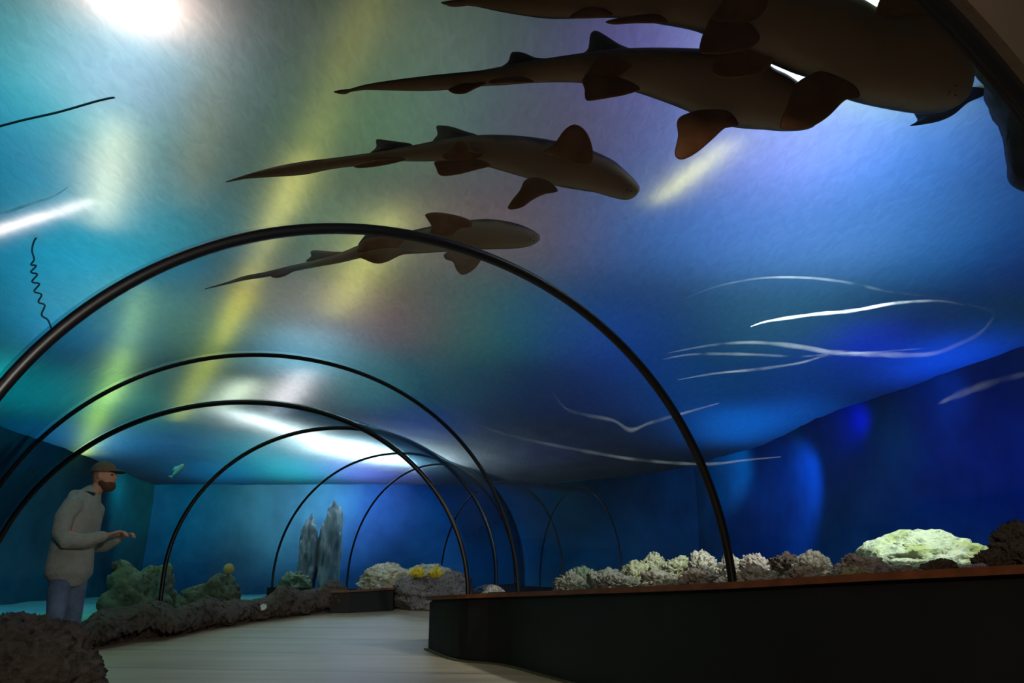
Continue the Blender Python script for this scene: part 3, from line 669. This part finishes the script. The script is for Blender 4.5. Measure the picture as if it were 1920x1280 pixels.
def itp2(T, x, j):
    if x <= T[0][0]: return T[0][j]
    for i in range(len(T) - 1):
        if T[i][0] <= x <= T[i + 1][0]:
            t = (x - T[i][0]) / (T[i + 1][0] - T[i][0])
            p0 = T[max(i - 1, 0)]; p3 = T[min(i + 2, len(T) - 1)]; a, b = T[i][j], T[i + 1][j]
            dx = T[i + 1][0] - T[i][0]
            m1 = (b - p0[j]) / max(T[i + 1][0] - p0[0], 1) * dx; m2 = (p3[j] - a) / max(p3[0] - T[i][0], 1) * dx
            return (2 * t**3 - 3 * t**2 + 1) * a + (t**3 - 2 * t**2 + t) * m1 + (-2 * t**3 + 3 * t**2) * b + (t**3 - t**2) * m2
    return T[-1][j]
def fin(name, poly, depth, lean, base, parent, m, thick=.012):
    """lens-section fin; lean = how far its tip stands off in depth from its base point"""
    P = resample(poly, 56, True); n = len(P)
    cx = sum(p[0] for p in P) / n; cy = sum(p[1] for p in P) / n
    far_ = max(math.hypot(x - base[0], y - base[1]) for x, y in P)
    def dz(x, y): return depth + lean * (math.hypot(x - base[0], y - base[1]) / far_) ** 1.3
    prof = [(1, 0), (.93, .35), (.75, .7), (.5, .95), (.25, 1), (.03, 1)]
    R = [[at(cx + (x - cx) * s, cy + (y - cy) * s, dz(cx + (x - cx) * s, cy + (y - cy) * s) - t * thick) for x, y in P] for s, t in prof[::-1]]
    R += [[at(cx + (x - cx) * s, cy + (y - cy) * s, dz(cx + (x - cx) * s, cy + (y - cy) * s) + t * thick) for x, y in P] for s, t in prof[1:]]
    g = grid(R, True); g[2].append(tuple(range(n))); g[2].append(tuple(range(len(g[0]) - n, len(g[0]))))
    o = recalc(obj(name, g, m)); put(o, parent); return o
def shark(label, T, cyr, alpha, fins, nose, zc=2.95, seed=0, boundary=.0):
    D = (zc - CAMZ) / (sp + (-(cyr - 640) / F) * cp)
    Dv = VX * cos(alpha) + UX * sin(alpha); L = UX * cos(alpha) - VX * sin(alpha)
    x0, x1 = T[0][0], T[-1][0]; n = 120; seg = 28; rows = []; dors = []
    for i in range(n + 1):
        t = i / n; x = x0 + (x1 - x0) * t
        if i > n * .93: # pack stations at the snout
            pass
        top, bot = itp2(T, x, 1), itp2(T, x, 2)
        a = max((bot - top) / 2, .4) / F * D
        c = (top + bot) / 2
        Sx = at(x, c, D)
        bb = a * (.82 if t > .35 else lerp(.45, .82, t / .35))
        kx = 1 / sqrt((cos(alpha)) ** 2 + (.82 * sin(alpha)) ** 2)
        ring = []
        for k in range(seg):
            ph = 2 * pi * k / seg; cc, ss = cos(ph), sin(ph)
            e = .9 if ss < 0 else 1.0
            yy = math.copysign(abs(cc) ** e, cc) * a * kx; zz = math.copysign(abs(ss) ** 1.0, ss) * bb
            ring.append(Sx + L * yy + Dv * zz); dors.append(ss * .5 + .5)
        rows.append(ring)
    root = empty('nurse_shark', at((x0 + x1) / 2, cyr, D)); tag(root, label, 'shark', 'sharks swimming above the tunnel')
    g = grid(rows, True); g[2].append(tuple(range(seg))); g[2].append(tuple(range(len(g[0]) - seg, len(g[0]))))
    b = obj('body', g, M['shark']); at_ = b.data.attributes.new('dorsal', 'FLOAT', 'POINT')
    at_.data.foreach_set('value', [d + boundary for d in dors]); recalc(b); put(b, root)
    for nm, poly, lean, base, dofs, mk in fins: fin(nm, poly, D + dofs, lean, base, root, M[mk], thick=.010 + .004 * (nm == 'pectoral_fin'))
    # mouth, nostrils and eye
    nx, ny, ang, sc = nose
    def arc(name, pts, r, dd):
        R = []
        for k, (px, py, rr) in enumerate(pts):
            c = at(px, py, dd)
            R.append([c + UX * (rr * r * cos(q * pi / 4)) + VX * (rr * r * sin(q * pi / 4)) for q in range(8)])
        gg = grid(R, True); gg[2].append(tuple(range(8))); gg[2].append(tuple(range(len(gg[0]) - 8, len(gg[0]))))
        oo = recalc(obj(name, gg, M['mouth'])); put(oo, root)
        return oo
    bpy.context.view_layer.update()
    def surf(px, py):
        r = (at(px, py, 1) - CAM).normalized(); inv = b.matrix_world.inverted()
        h, lc, nn, _ = b.ray_cast(inv @ CAM, (inv.to_3x3() @ r).normalized())
        return (b.matrix_world @ lc - CAM).dot(VX) if h else D
    pts = [(nx - 15 * sc - 2.5 * sc * abs(k) ** 1.8, ny + k * 6.5 * sc, 1 - .7 * abs(k)) for k in (-1, -.66, -.33, 0, .33, .66, 1)]
    dd = surf(nx - 15 * sc, ny)
    arc('mouth', pts, .006 * D / 4, dd + .004)
    for k in (-1, 1):
        px, py = nx - 9 * sc, ny + k * 5.5 * sc; dd = surf(px, py)
        arc('nostril', [(px + 1.5 * sc * cos(w), py + 1.5 * sc * sin(w), 1) for w in [2 * pi * j / 8 for j in range(7)]], .0025 * D / 4, dd + .002)
    return root
P_, FD = 'fin', 'fin_dark'
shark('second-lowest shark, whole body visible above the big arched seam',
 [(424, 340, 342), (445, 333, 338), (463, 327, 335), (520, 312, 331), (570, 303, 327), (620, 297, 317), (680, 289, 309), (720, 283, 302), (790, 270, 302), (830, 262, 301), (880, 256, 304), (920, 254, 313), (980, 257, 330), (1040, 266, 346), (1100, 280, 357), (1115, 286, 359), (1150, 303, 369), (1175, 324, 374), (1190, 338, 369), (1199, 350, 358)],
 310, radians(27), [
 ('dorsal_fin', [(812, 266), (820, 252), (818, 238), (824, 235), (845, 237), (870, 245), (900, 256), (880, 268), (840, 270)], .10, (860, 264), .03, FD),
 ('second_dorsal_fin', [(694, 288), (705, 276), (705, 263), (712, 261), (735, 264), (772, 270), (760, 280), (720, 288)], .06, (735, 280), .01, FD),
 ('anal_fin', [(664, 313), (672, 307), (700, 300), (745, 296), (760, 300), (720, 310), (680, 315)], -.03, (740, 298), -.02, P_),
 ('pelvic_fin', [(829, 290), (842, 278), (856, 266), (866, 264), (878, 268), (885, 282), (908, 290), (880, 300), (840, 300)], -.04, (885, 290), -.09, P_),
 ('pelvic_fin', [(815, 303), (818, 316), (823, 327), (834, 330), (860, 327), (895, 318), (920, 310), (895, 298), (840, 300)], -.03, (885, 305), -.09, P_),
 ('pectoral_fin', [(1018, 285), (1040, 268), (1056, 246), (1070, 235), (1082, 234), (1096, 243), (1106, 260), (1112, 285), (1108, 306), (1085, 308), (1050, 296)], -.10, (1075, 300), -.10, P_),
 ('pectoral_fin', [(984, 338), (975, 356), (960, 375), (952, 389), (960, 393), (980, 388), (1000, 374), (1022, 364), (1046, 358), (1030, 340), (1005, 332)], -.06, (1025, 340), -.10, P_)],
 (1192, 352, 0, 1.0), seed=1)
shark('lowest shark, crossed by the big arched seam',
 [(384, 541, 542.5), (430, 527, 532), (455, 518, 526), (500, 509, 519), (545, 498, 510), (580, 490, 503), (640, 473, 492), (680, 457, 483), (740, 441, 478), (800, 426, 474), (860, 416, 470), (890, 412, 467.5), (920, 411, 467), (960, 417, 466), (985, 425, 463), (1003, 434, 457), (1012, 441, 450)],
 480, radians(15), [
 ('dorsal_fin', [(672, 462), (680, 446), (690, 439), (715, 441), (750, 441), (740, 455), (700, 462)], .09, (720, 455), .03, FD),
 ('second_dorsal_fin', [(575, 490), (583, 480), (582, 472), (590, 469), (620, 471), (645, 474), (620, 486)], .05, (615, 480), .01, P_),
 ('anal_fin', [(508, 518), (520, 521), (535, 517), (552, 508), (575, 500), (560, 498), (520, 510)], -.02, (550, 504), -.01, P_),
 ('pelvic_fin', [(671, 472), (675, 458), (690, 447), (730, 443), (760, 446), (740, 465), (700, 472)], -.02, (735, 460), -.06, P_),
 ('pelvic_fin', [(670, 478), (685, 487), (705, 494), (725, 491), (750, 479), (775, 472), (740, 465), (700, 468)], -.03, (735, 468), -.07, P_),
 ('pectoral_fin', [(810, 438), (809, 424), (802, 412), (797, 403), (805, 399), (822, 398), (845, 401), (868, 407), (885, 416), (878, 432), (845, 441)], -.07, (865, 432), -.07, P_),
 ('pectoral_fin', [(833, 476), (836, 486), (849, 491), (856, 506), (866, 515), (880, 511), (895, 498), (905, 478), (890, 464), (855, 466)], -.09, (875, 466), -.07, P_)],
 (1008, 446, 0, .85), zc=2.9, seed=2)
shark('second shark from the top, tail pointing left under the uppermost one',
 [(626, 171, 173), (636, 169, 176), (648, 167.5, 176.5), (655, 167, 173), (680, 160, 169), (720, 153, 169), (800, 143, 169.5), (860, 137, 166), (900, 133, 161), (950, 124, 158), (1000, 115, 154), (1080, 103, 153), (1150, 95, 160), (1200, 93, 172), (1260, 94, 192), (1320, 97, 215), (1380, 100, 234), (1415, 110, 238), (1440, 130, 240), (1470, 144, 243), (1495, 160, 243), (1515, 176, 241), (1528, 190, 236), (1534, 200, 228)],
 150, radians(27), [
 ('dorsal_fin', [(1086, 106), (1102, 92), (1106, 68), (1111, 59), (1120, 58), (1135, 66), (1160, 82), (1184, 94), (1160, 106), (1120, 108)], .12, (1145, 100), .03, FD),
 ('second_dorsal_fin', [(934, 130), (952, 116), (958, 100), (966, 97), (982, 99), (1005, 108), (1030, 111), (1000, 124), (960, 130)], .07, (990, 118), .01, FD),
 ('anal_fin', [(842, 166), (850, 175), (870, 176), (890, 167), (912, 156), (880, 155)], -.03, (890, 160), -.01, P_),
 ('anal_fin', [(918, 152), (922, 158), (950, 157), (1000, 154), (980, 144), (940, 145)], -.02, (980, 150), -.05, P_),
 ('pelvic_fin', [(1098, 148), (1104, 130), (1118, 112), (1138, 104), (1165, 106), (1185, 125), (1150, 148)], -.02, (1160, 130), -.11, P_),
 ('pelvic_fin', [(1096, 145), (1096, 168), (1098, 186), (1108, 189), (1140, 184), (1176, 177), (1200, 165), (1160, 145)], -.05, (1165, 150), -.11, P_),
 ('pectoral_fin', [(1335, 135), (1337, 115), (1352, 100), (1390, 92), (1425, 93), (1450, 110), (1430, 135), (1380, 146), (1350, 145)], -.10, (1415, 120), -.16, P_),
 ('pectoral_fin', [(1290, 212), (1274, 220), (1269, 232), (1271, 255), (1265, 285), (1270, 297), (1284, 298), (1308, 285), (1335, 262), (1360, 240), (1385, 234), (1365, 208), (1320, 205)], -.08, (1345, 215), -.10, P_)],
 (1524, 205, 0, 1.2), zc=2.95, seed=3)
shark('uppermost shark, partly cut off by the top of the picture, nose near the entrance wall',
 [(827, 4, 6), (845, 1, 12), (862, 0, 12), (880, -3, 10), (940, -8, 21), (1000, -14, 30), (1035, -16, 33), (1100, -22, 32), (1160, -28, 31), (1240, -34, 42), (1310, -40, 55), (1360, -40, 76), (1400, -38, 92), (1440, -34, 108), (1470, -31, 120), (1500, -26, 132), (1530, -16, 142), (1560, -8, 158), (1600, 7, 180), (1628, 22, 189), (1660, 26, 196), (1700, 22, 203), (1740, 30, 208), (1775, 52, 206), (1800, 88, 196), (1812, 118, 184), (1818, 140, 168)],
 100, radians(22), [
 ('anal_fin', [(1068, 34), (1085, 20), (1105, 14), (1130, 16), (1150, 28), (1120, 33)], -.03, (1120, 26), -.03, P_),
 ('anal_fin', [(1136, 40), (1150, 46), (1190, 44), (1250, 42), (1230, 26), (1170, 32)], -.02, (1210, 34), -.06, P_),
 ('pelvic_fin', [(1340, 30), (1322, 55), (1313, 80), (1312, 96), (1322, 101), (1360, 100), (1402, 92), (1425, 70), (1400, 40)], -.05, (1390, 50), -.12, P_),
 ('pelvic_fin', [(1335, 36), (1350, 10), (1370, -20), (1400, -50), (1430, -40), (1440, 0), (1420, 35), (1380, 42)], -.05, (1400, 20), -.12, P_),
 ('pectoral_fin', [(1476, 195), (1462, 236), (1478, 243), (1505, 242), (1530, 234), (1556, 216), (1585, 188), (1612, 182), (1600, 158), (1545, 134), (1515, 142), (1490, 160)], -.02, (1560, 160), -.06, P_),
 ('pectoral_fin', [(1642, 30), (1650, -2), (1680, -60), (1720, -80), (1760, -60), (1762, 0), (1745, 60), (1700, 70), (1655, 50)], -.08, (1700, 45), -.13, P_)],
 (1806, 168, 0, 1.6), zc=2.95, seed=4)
# ------------------------------------------------------------------ small fish and light streaks drawn as pale see-through tubes
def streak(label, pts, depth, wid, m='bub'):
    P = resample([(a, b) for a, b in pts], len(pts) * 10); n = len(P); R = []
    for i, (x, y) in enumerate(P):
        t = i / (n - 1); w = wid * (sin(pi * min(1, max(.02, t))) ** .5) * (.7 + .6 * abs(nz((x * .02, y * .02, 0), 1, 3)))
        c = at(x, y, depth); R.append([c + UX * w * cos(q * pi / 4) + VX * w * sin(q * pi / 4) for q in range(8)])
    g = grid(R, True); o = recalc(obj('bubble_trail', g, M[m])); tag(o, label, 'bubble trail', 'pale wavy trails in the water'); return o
def streak_mat(dens):
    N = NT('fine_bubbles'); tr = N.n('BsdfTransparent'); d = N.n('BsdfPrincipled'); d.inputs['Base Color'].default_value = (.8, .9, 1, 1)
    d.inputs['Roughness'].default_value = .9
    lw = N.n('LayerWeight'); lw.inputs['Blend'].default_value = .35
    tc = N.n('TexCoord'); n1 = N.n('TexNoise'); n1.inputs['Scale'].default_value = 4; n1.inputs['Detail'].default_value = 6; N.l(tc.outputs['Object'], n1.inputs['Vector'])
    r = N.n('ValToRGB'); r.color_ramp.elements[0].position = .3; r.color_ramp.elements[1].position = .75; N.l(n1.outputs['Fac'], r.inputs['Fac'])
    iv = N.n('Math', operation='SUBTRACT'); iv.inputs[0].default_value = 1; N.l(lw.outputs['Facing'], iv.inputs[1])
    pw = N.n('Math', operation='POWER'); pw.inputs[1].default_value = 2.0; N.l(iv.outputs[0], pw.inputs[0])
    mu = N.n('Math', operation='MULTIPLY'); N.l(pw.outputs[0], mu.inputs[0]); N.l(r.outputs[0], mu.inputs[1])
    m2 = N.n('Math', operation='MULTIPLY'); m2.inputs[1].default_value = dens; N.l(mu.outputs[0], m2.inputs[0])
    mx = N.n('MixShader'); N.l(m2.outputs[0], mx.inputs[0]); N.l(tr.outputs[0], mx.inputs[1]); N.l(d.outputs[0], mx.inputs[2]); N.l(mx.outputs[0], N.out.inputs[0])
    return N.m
M['bub'] = streak_mat(.065); M['bub_bright'] = streak_mat(.5)
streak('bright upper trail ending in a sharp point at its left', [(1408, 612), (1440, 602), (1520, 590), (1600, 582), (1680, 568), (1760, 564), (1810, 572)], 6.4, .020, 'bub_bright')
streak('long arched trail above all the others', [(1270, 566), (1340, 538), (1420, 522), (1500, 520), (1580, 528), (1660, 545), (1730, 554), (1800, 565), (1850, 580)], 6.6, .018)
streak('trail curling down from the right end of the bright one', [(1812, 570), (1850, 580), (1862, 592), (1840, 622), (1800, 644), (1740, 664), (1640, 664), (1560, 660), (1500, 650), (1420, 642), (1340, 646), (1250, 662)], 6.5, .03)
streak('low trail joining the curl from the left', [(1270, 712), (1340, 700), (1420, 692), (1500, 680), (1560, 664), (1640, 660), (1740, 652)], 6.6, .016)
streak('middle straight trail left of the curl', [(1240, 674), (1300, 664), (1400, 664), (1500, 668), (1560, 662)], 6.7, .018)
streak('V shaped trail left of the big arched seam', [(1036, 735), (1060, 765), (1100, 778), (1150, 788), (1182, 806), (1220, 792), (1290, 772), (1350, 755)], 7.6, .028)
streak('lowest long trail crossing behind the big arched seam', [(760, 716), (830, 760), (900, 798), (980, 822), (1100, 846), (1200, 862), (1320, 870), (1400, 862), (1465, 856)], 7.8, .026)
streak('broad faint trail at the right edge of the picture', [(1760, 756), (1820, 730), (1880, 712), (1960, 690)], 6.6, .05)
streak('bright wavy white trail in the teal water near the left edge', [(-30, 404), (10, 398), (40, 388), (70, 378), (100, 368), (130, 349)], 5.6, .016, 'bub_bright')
# dark lines of reflections bent by ripples, drawn as tubes; small fish
def tube(name, P3, r, m, label=None, cat=None, parent=None):
    R = []
    for i, p in enumerate(P3):
        d = (P3[min(i + 1, len(P3) - 1)] - P3[max(i - 1, 0)]).normalized(); s = d.cross(VX).normalized(); t = d.cross(s)
        R.append([p + s * r * cos(q * pi / 4) + t * r * sin(q * pi / 4) for q in range(8)])
    g = grid(R, True); g[2].append(tuple(range(8))); g[2].append(tuple(range(len(g[0]) - 8, len(g[0]))))
    o = recalc(obj(name, g, m))
    if label: tag(o, label, cat)
    if parent: put(o, parent)
    return o
M['cable'] = mat('cable', (.03, .12, .14), None, rough=.6)
cb = [(124, 366), (104, 386), (86, 408), (72, 426), (66, 436), (76, 434), (64, 452), (60, 470), (64, 486), (58, 496), (68, 498), (58, 510), (70, 514), (60, 528), (74, 532), (64, 546), (78, 552), (72, 566), (84, 572), (78, 590), (90, 600), (97, 618)]
tube('cable', [at(x, y, 7.2) for x, y in resample(cb, 120)], .008, M['cable'], 'thin dark kinked cable hanging in the teal water at upper left', 'cable')
cb = [(-20, 242), (40, 226), (110, 210), (180, 190), (215, 182)]
tube('cable', [at(x, y, 5.2) for x, y in resample(cb, 60)], .008, M['cable'], 'thin dark straight cable in the teal water near the left edge', 'cable')
M['fish'] = mat('fish_skin', (.30, .42, .45), (.40, .52, .55), scale=20, rough=.5)
def fish(label, px, py, d, L, ang):
    root = empty('small_fish', at(px, py, d)); tag(root, label, 'fish')
    ax = (RX * cos(ang) + UX * sin(ang)); up = (UX * cos(ang) - RX * sin(ang)); c = at(px, py, d)
    R = []
    for i in range(15):
        t = i / 14; w = max(.01, sin(pi * t ** .8)) ** .8 * .16 * L * (1 - .3 * t)
        R.append([c + ax * (.5 - t) * L * .8 + up * w * cos(q * pi / 6) + VX * w * .45 * sin(q * pi / 6) for q in range(12)])
    g = grid(R, True); g[2].append(tuple(range(12))); g[2].append(tuple(range(len(g[0]) - 12, len(g[0])))); put(recalc(obj('body', g, M['fish'])), root)
    for nm, pts in (('tail_fin', [(-.36, .0), (-.56, .13), (-.50, 0), (-.56, -.13)]), ('dorsal_fin', [(.15, .13), (-.02, .24), (-.2, .18), (-.22, .08)])):
        V = [c + ax * a * L + up * b * L + VX * s * .004 for s in (-1, 1) for a, b in pts]
        put(recalc(obj(nm, (V, [], [(0, 1, 2, 3), (7, 6, 5, 4), (0, 4, 5, 1), (1, 5, 6, 2), (2, 6, 7, 3), (3, 7, 4, 0)]), M['fish'])), root)
fish('small pale fish above the green rocks, left of the left seam', 334, 881, 11.5, .30, .75)
# ------------------------------------------------------------------ the standing person
def build_person():
    g0 = at_y(118, 1150, 6.95); X, Y = g0.x, g0.y; Z = zfloor(Y)
    htop = at_y(152, 864, Y).z
    s = (htop - Z) / 1.80
    root = empty('person', (X, Y, Z))
    tag(root, 'person in grey hooded jacket, brown cap and blue jeans, hands raised in front', 'person')
    def W(p): return Vector((X + p[0] * s, Y + p[1] * s, Z + p[2] * s))
    def chain(bm, pts, seg=14):
        """tapered tube through (x,y,z,rx,ry) with round ends"""
        R = []
        n = len(pts)
        for i, p in enumerate(pts):
            a = Vector(pts[max(i - 1, 0)][:3]); b = Vector(pts[min(i + 1, n - 1)][:3]); d = (b - a).normalized()
            ref = Vector((0, 1, 0)) if abs(d.y) < .9 else Vector((1, 0, 0))
            u = ref.cross(d).normalized(); v = d.cross(u).normalized()
            rx, ry = p[3], (p[4] if len(p) > 4 else p[3])
            R.append([Vector(p[:3]) + u * rx * cos(2 * pi * q / seg) + v * ry * sin(2 * pi * q / seg) for q in range(seg)])
        def cap(r, c0, d):
            c = sum(r, Vector()) / seg
            return [c + (x - c) * .6 + d * .55 * (x - c).length for x in r]
        d0 = (Vector(pts[0][:3]) - Vector(pts[1][:3])).normalized(); d1 = (Vector(pts[-1][:3]) - Vector(pts[-2][:3])).normalized()
        R = [cap(R[0], 0, d0)] + R + [cap(R[-1], 0, d1)]
        vs = [[bm.verts.new(W(x)) for x in r] for r in R]
        for i in range(len(vs) - 1):
            for q in range(seg): bm.faces.new((vs[i][q], vs[i][(q + 1) % seg], vs[i + 1][(q + 1) % seg], vs[i + 1][q]))
        bm.faces.new(vs[0][::-1]); bm.faces.new(vs[-1])
    def ball(bm, c, r, sub=3):
        t = bmesh.ops.create_icosphere(bm, subdivisions=sub, radius=1)['verts']
        for v in t: v.co = W((c[0] + v.co.x * r[0], c[1] + v.co.y * r[1], c[2] + v.co.z * r[2]))
    def finish(name, bm, m, vox, sm=4, parent=root):
        bmesh.ops.recalc_face_normals(bm, faces=bm.faces)
        o = obj(name, bm, m); r = o.modifiers.new('r', 'REMESH'); r.mode = 'VOXEL'; r.voxel_size = vox; r.use_smooth_shade = True
        if sm: q = o.modifiers.new('s', 'SMOOTH'); q.iterations = sm; q.factor = .5
        put(o, parent); return o
    # x = forward (picture right), y = away from viewer, z = up; full height 1.80
    bm = bmesh.new()
    hx = .165                                           # head centre forward of the feet
    ball(bm, (hx, 0, 1.665), (.098, .076, .118)); ball(bm, (hx + .03, 0, 1.615), (.072, .058, .075))
    ball(bm, (hx + .105, 0, 1.655), (.020, .014, .026), 2)          # nose
    ball(bm, (hx + .095, 0, 1.612), (.014, .026, .009), 2)          # lips
    ball(bm, (hx + .078, 0, 1.575), (.022, .026, .020), 2)          # chin
    for e in (-1, 1):
        ball(bm, (hx - .008, e * .078, 1.655), (.020, .010, .030), 2)  # ears
        ball(bm, (hx + .082, e * .032, 1.685), (.014, .018, .010), 2)  # brow
    chain(bm, [(.075, 0, 1.46, .062), (.11, 0, 1.53, .056), (.14, 0, 1.60, .055)])
    chain(bm, [(.0, 0, .92, .13, .17), (.0, 0, 1.10, .12, .15), (.02, 0, 1.30, .13, .18), (.05, 0, 1.43, .10, .16)], 20)
    for e in (-1, 1):
        chain(bm, [(.03, e * .17, 1.40, .06), (.02, e * .23, 1.14, .046), (.20, e * .19, 1.08, .038), (.33, e * .12, 1.13, .028)])
        chain(bm, [(.0, e * .09, .92, .085), (.0 + .02 * e, e * .10, .50, .058), (-.03 + .05 * e, e * .11, .10, .042)])
        # hand: palm, five bent fingers and a thumb leaving its side
        wx, wy, wz = .335, e * .115, 1.132
        chain(bm, [(wx, wy, wz, .018, .030), (wx + .045, wy - e * .012, wz + .012, .016, .040), (wx + .085, wy - e * .02, wz + .02, .014, .040)])
        for k, ln in enumerate((.070, .080, .074, .058)):
            oy = wy - e * .02 + (k - 1.5) * .020
            chain(bm, [(wx + .085, oy, wz + .022, .0095), (wx + .085 + ln * .5, oy - e * .008, wz + .030, .009), (wx + .085 + ln * .85, oy - e * .020, wz + .010, .008), (wx + .085 + ln * .95, oy - e * .026, wz - .012, .007)], 8)
        chain(bm, [(wx + .02, wy - e * .03, wz + .012, .012), (wx + .05, wy - e * .062, wz + .035, .011), (wx + .082, wy - e * .07, wz + .04, .009)], 8)
    M['skin'] = mat('skin', (.42, .20, .12), (.50, .26, .16), scale=10, rough=.55)
    finish('body', bm, M['skin'], .0065 * s, 3)
    # beard
    bm = bmesh.new(); ball(bm, (hx + .055, 0, 1.572), (.062, .062, .052)); ball(bm, (hx + .01, 0, 1.60), (.05, .073, .045))
    finish('beard', bm, mat('beard', (.07, .03, .012), (.13, .06, .025), scale=40, rough=.9, bump=.5), .008 * s, 2)
    # eyes
    for e in (-1, 1):
        bm = bmesh.new(); ball(bm, (hx + .083, e * .032, 1.668), (.012, .012, .009), 2)
        put(obj('eye', bm, M['eye']), root)
    # cap
    bm = bmesh.new(); ball(bm, (hx - .012, 0, 1.705), (.112, .090, .094))
    for v in bm.verts:
        lz = (v.co.z - Z) / s
        if lz < 1.69: v.co.z = Z + 1.69 * s
    M['cap'] = mat('cap_cloth', (.13, .085, .05), (.18, .125, .08), scale=30, rough=.9, bump=.3)
    capo = put(obj('cap', bm, M['cap']), root)
    bm = bmesh.new(); ball(bm, (hx + .115, 0, 1.697), (.075, .070, .010))
    put(obj('cap_peak', bm, mat('peak_cloth', (.02, .02, .018), None, rough=.9)), root)
    # jacket
    bm = bmesh.new()
    chain(bm, [(-.005, 0, .80, .180, .215), (-.01, 0, .86, .182, .22), (-.015, 0, 1.00, .172, .21), (-.01, 0, 1.16, .170, .205), (0, 0, 1.30, .175, .220), (.03, 0, 1.41, .145, .200), (.06, 0, 1.475, .105, .13), (.085, 0, 1.525, .080, .085)], 28)
    for e in (-1, 1):
        chain(bm, [(.035, e * .18, 1.395, .088), (.0, e * .245, 1.27, .078), (.0, e * .255, 1.13, .072), (.05, e * .25, 1.07, .070), (.17, e * .20, 1.07, .062), (.29, e * .14, 1.115, .050), (.315, e * .128, 1.122, .046)], 18)
    chain(bm, [(.05, -.09, 1.485, .045), (-.04, -.07, 1.475, .055), (-.085, 0, 1.46, .06), (-.04, .07, 1.475, .055), (.05, .09, 1.485, .045)], 14)   # hood
    M['jacket'] = mat('jacket_cloth', (.26, .28, .25), (.36, .38, .34), scale=5, rough=.9, bump=.9, bscale=7)
    finish('jacket', bm, M['jacket'], .011 * s, 5)
    bm = bmesh.new(); chain(bm, [(.14, -.07, 1.49, .016), (.06, -.095, 1.505, .018), (.01, 0, 1.52, .018), (.06, .095, 1.505, .018), (.14, .07, 1.49, .016)], 10)
    finish('collar', bm, mat('collar_cloth', (.015, .015, .015), None, rough=.9), .009 * s, 2)
    # jeans
    bm = bmesh.new()
    chain(bm, [(.0, 0, .99, .13, .17), (.0, 0, .90, .145, .185), (.0, 0, .80, .14, .18)], 20)
    for e in (-1, 1):
        chain(bm, [(.01, e * .085, .86, .105), (.02 * e, e * .095, .66, .090), (.015 + .02 * e, e * .10, .46, .076), (-.03 + .05 * e, e * .11, .18, .068), (-.035 + .05 * e, e * .11, .07, .072)], 16)
    M['jeans'] = mat('jeans_cloth', (.07, .11, .19), (.13, .19, .30), scale=6, rough=.9, bump=.5, bscale=10)
    finish('jeans', bm, M['jeans'], .011 * s, 4)
    M['shoe'] = mat('shoe', (.02, .02, .02), None, rough=.6)
    for e in (-1, 1):
        bm = bmesh.new(); ox = -.035 + .05 * e
        ball(bm, (ox + .10, e * .11, .045), (.10, .048, .045)); ball(bm, (ox, e * .11, .055), (.06, .045, .055))
        for v in bm.verts: v.co.z = max(v.co.z, Z + .002)
        put(obj('shoe', bm, M['shoe']), root)
    return root
build_person()
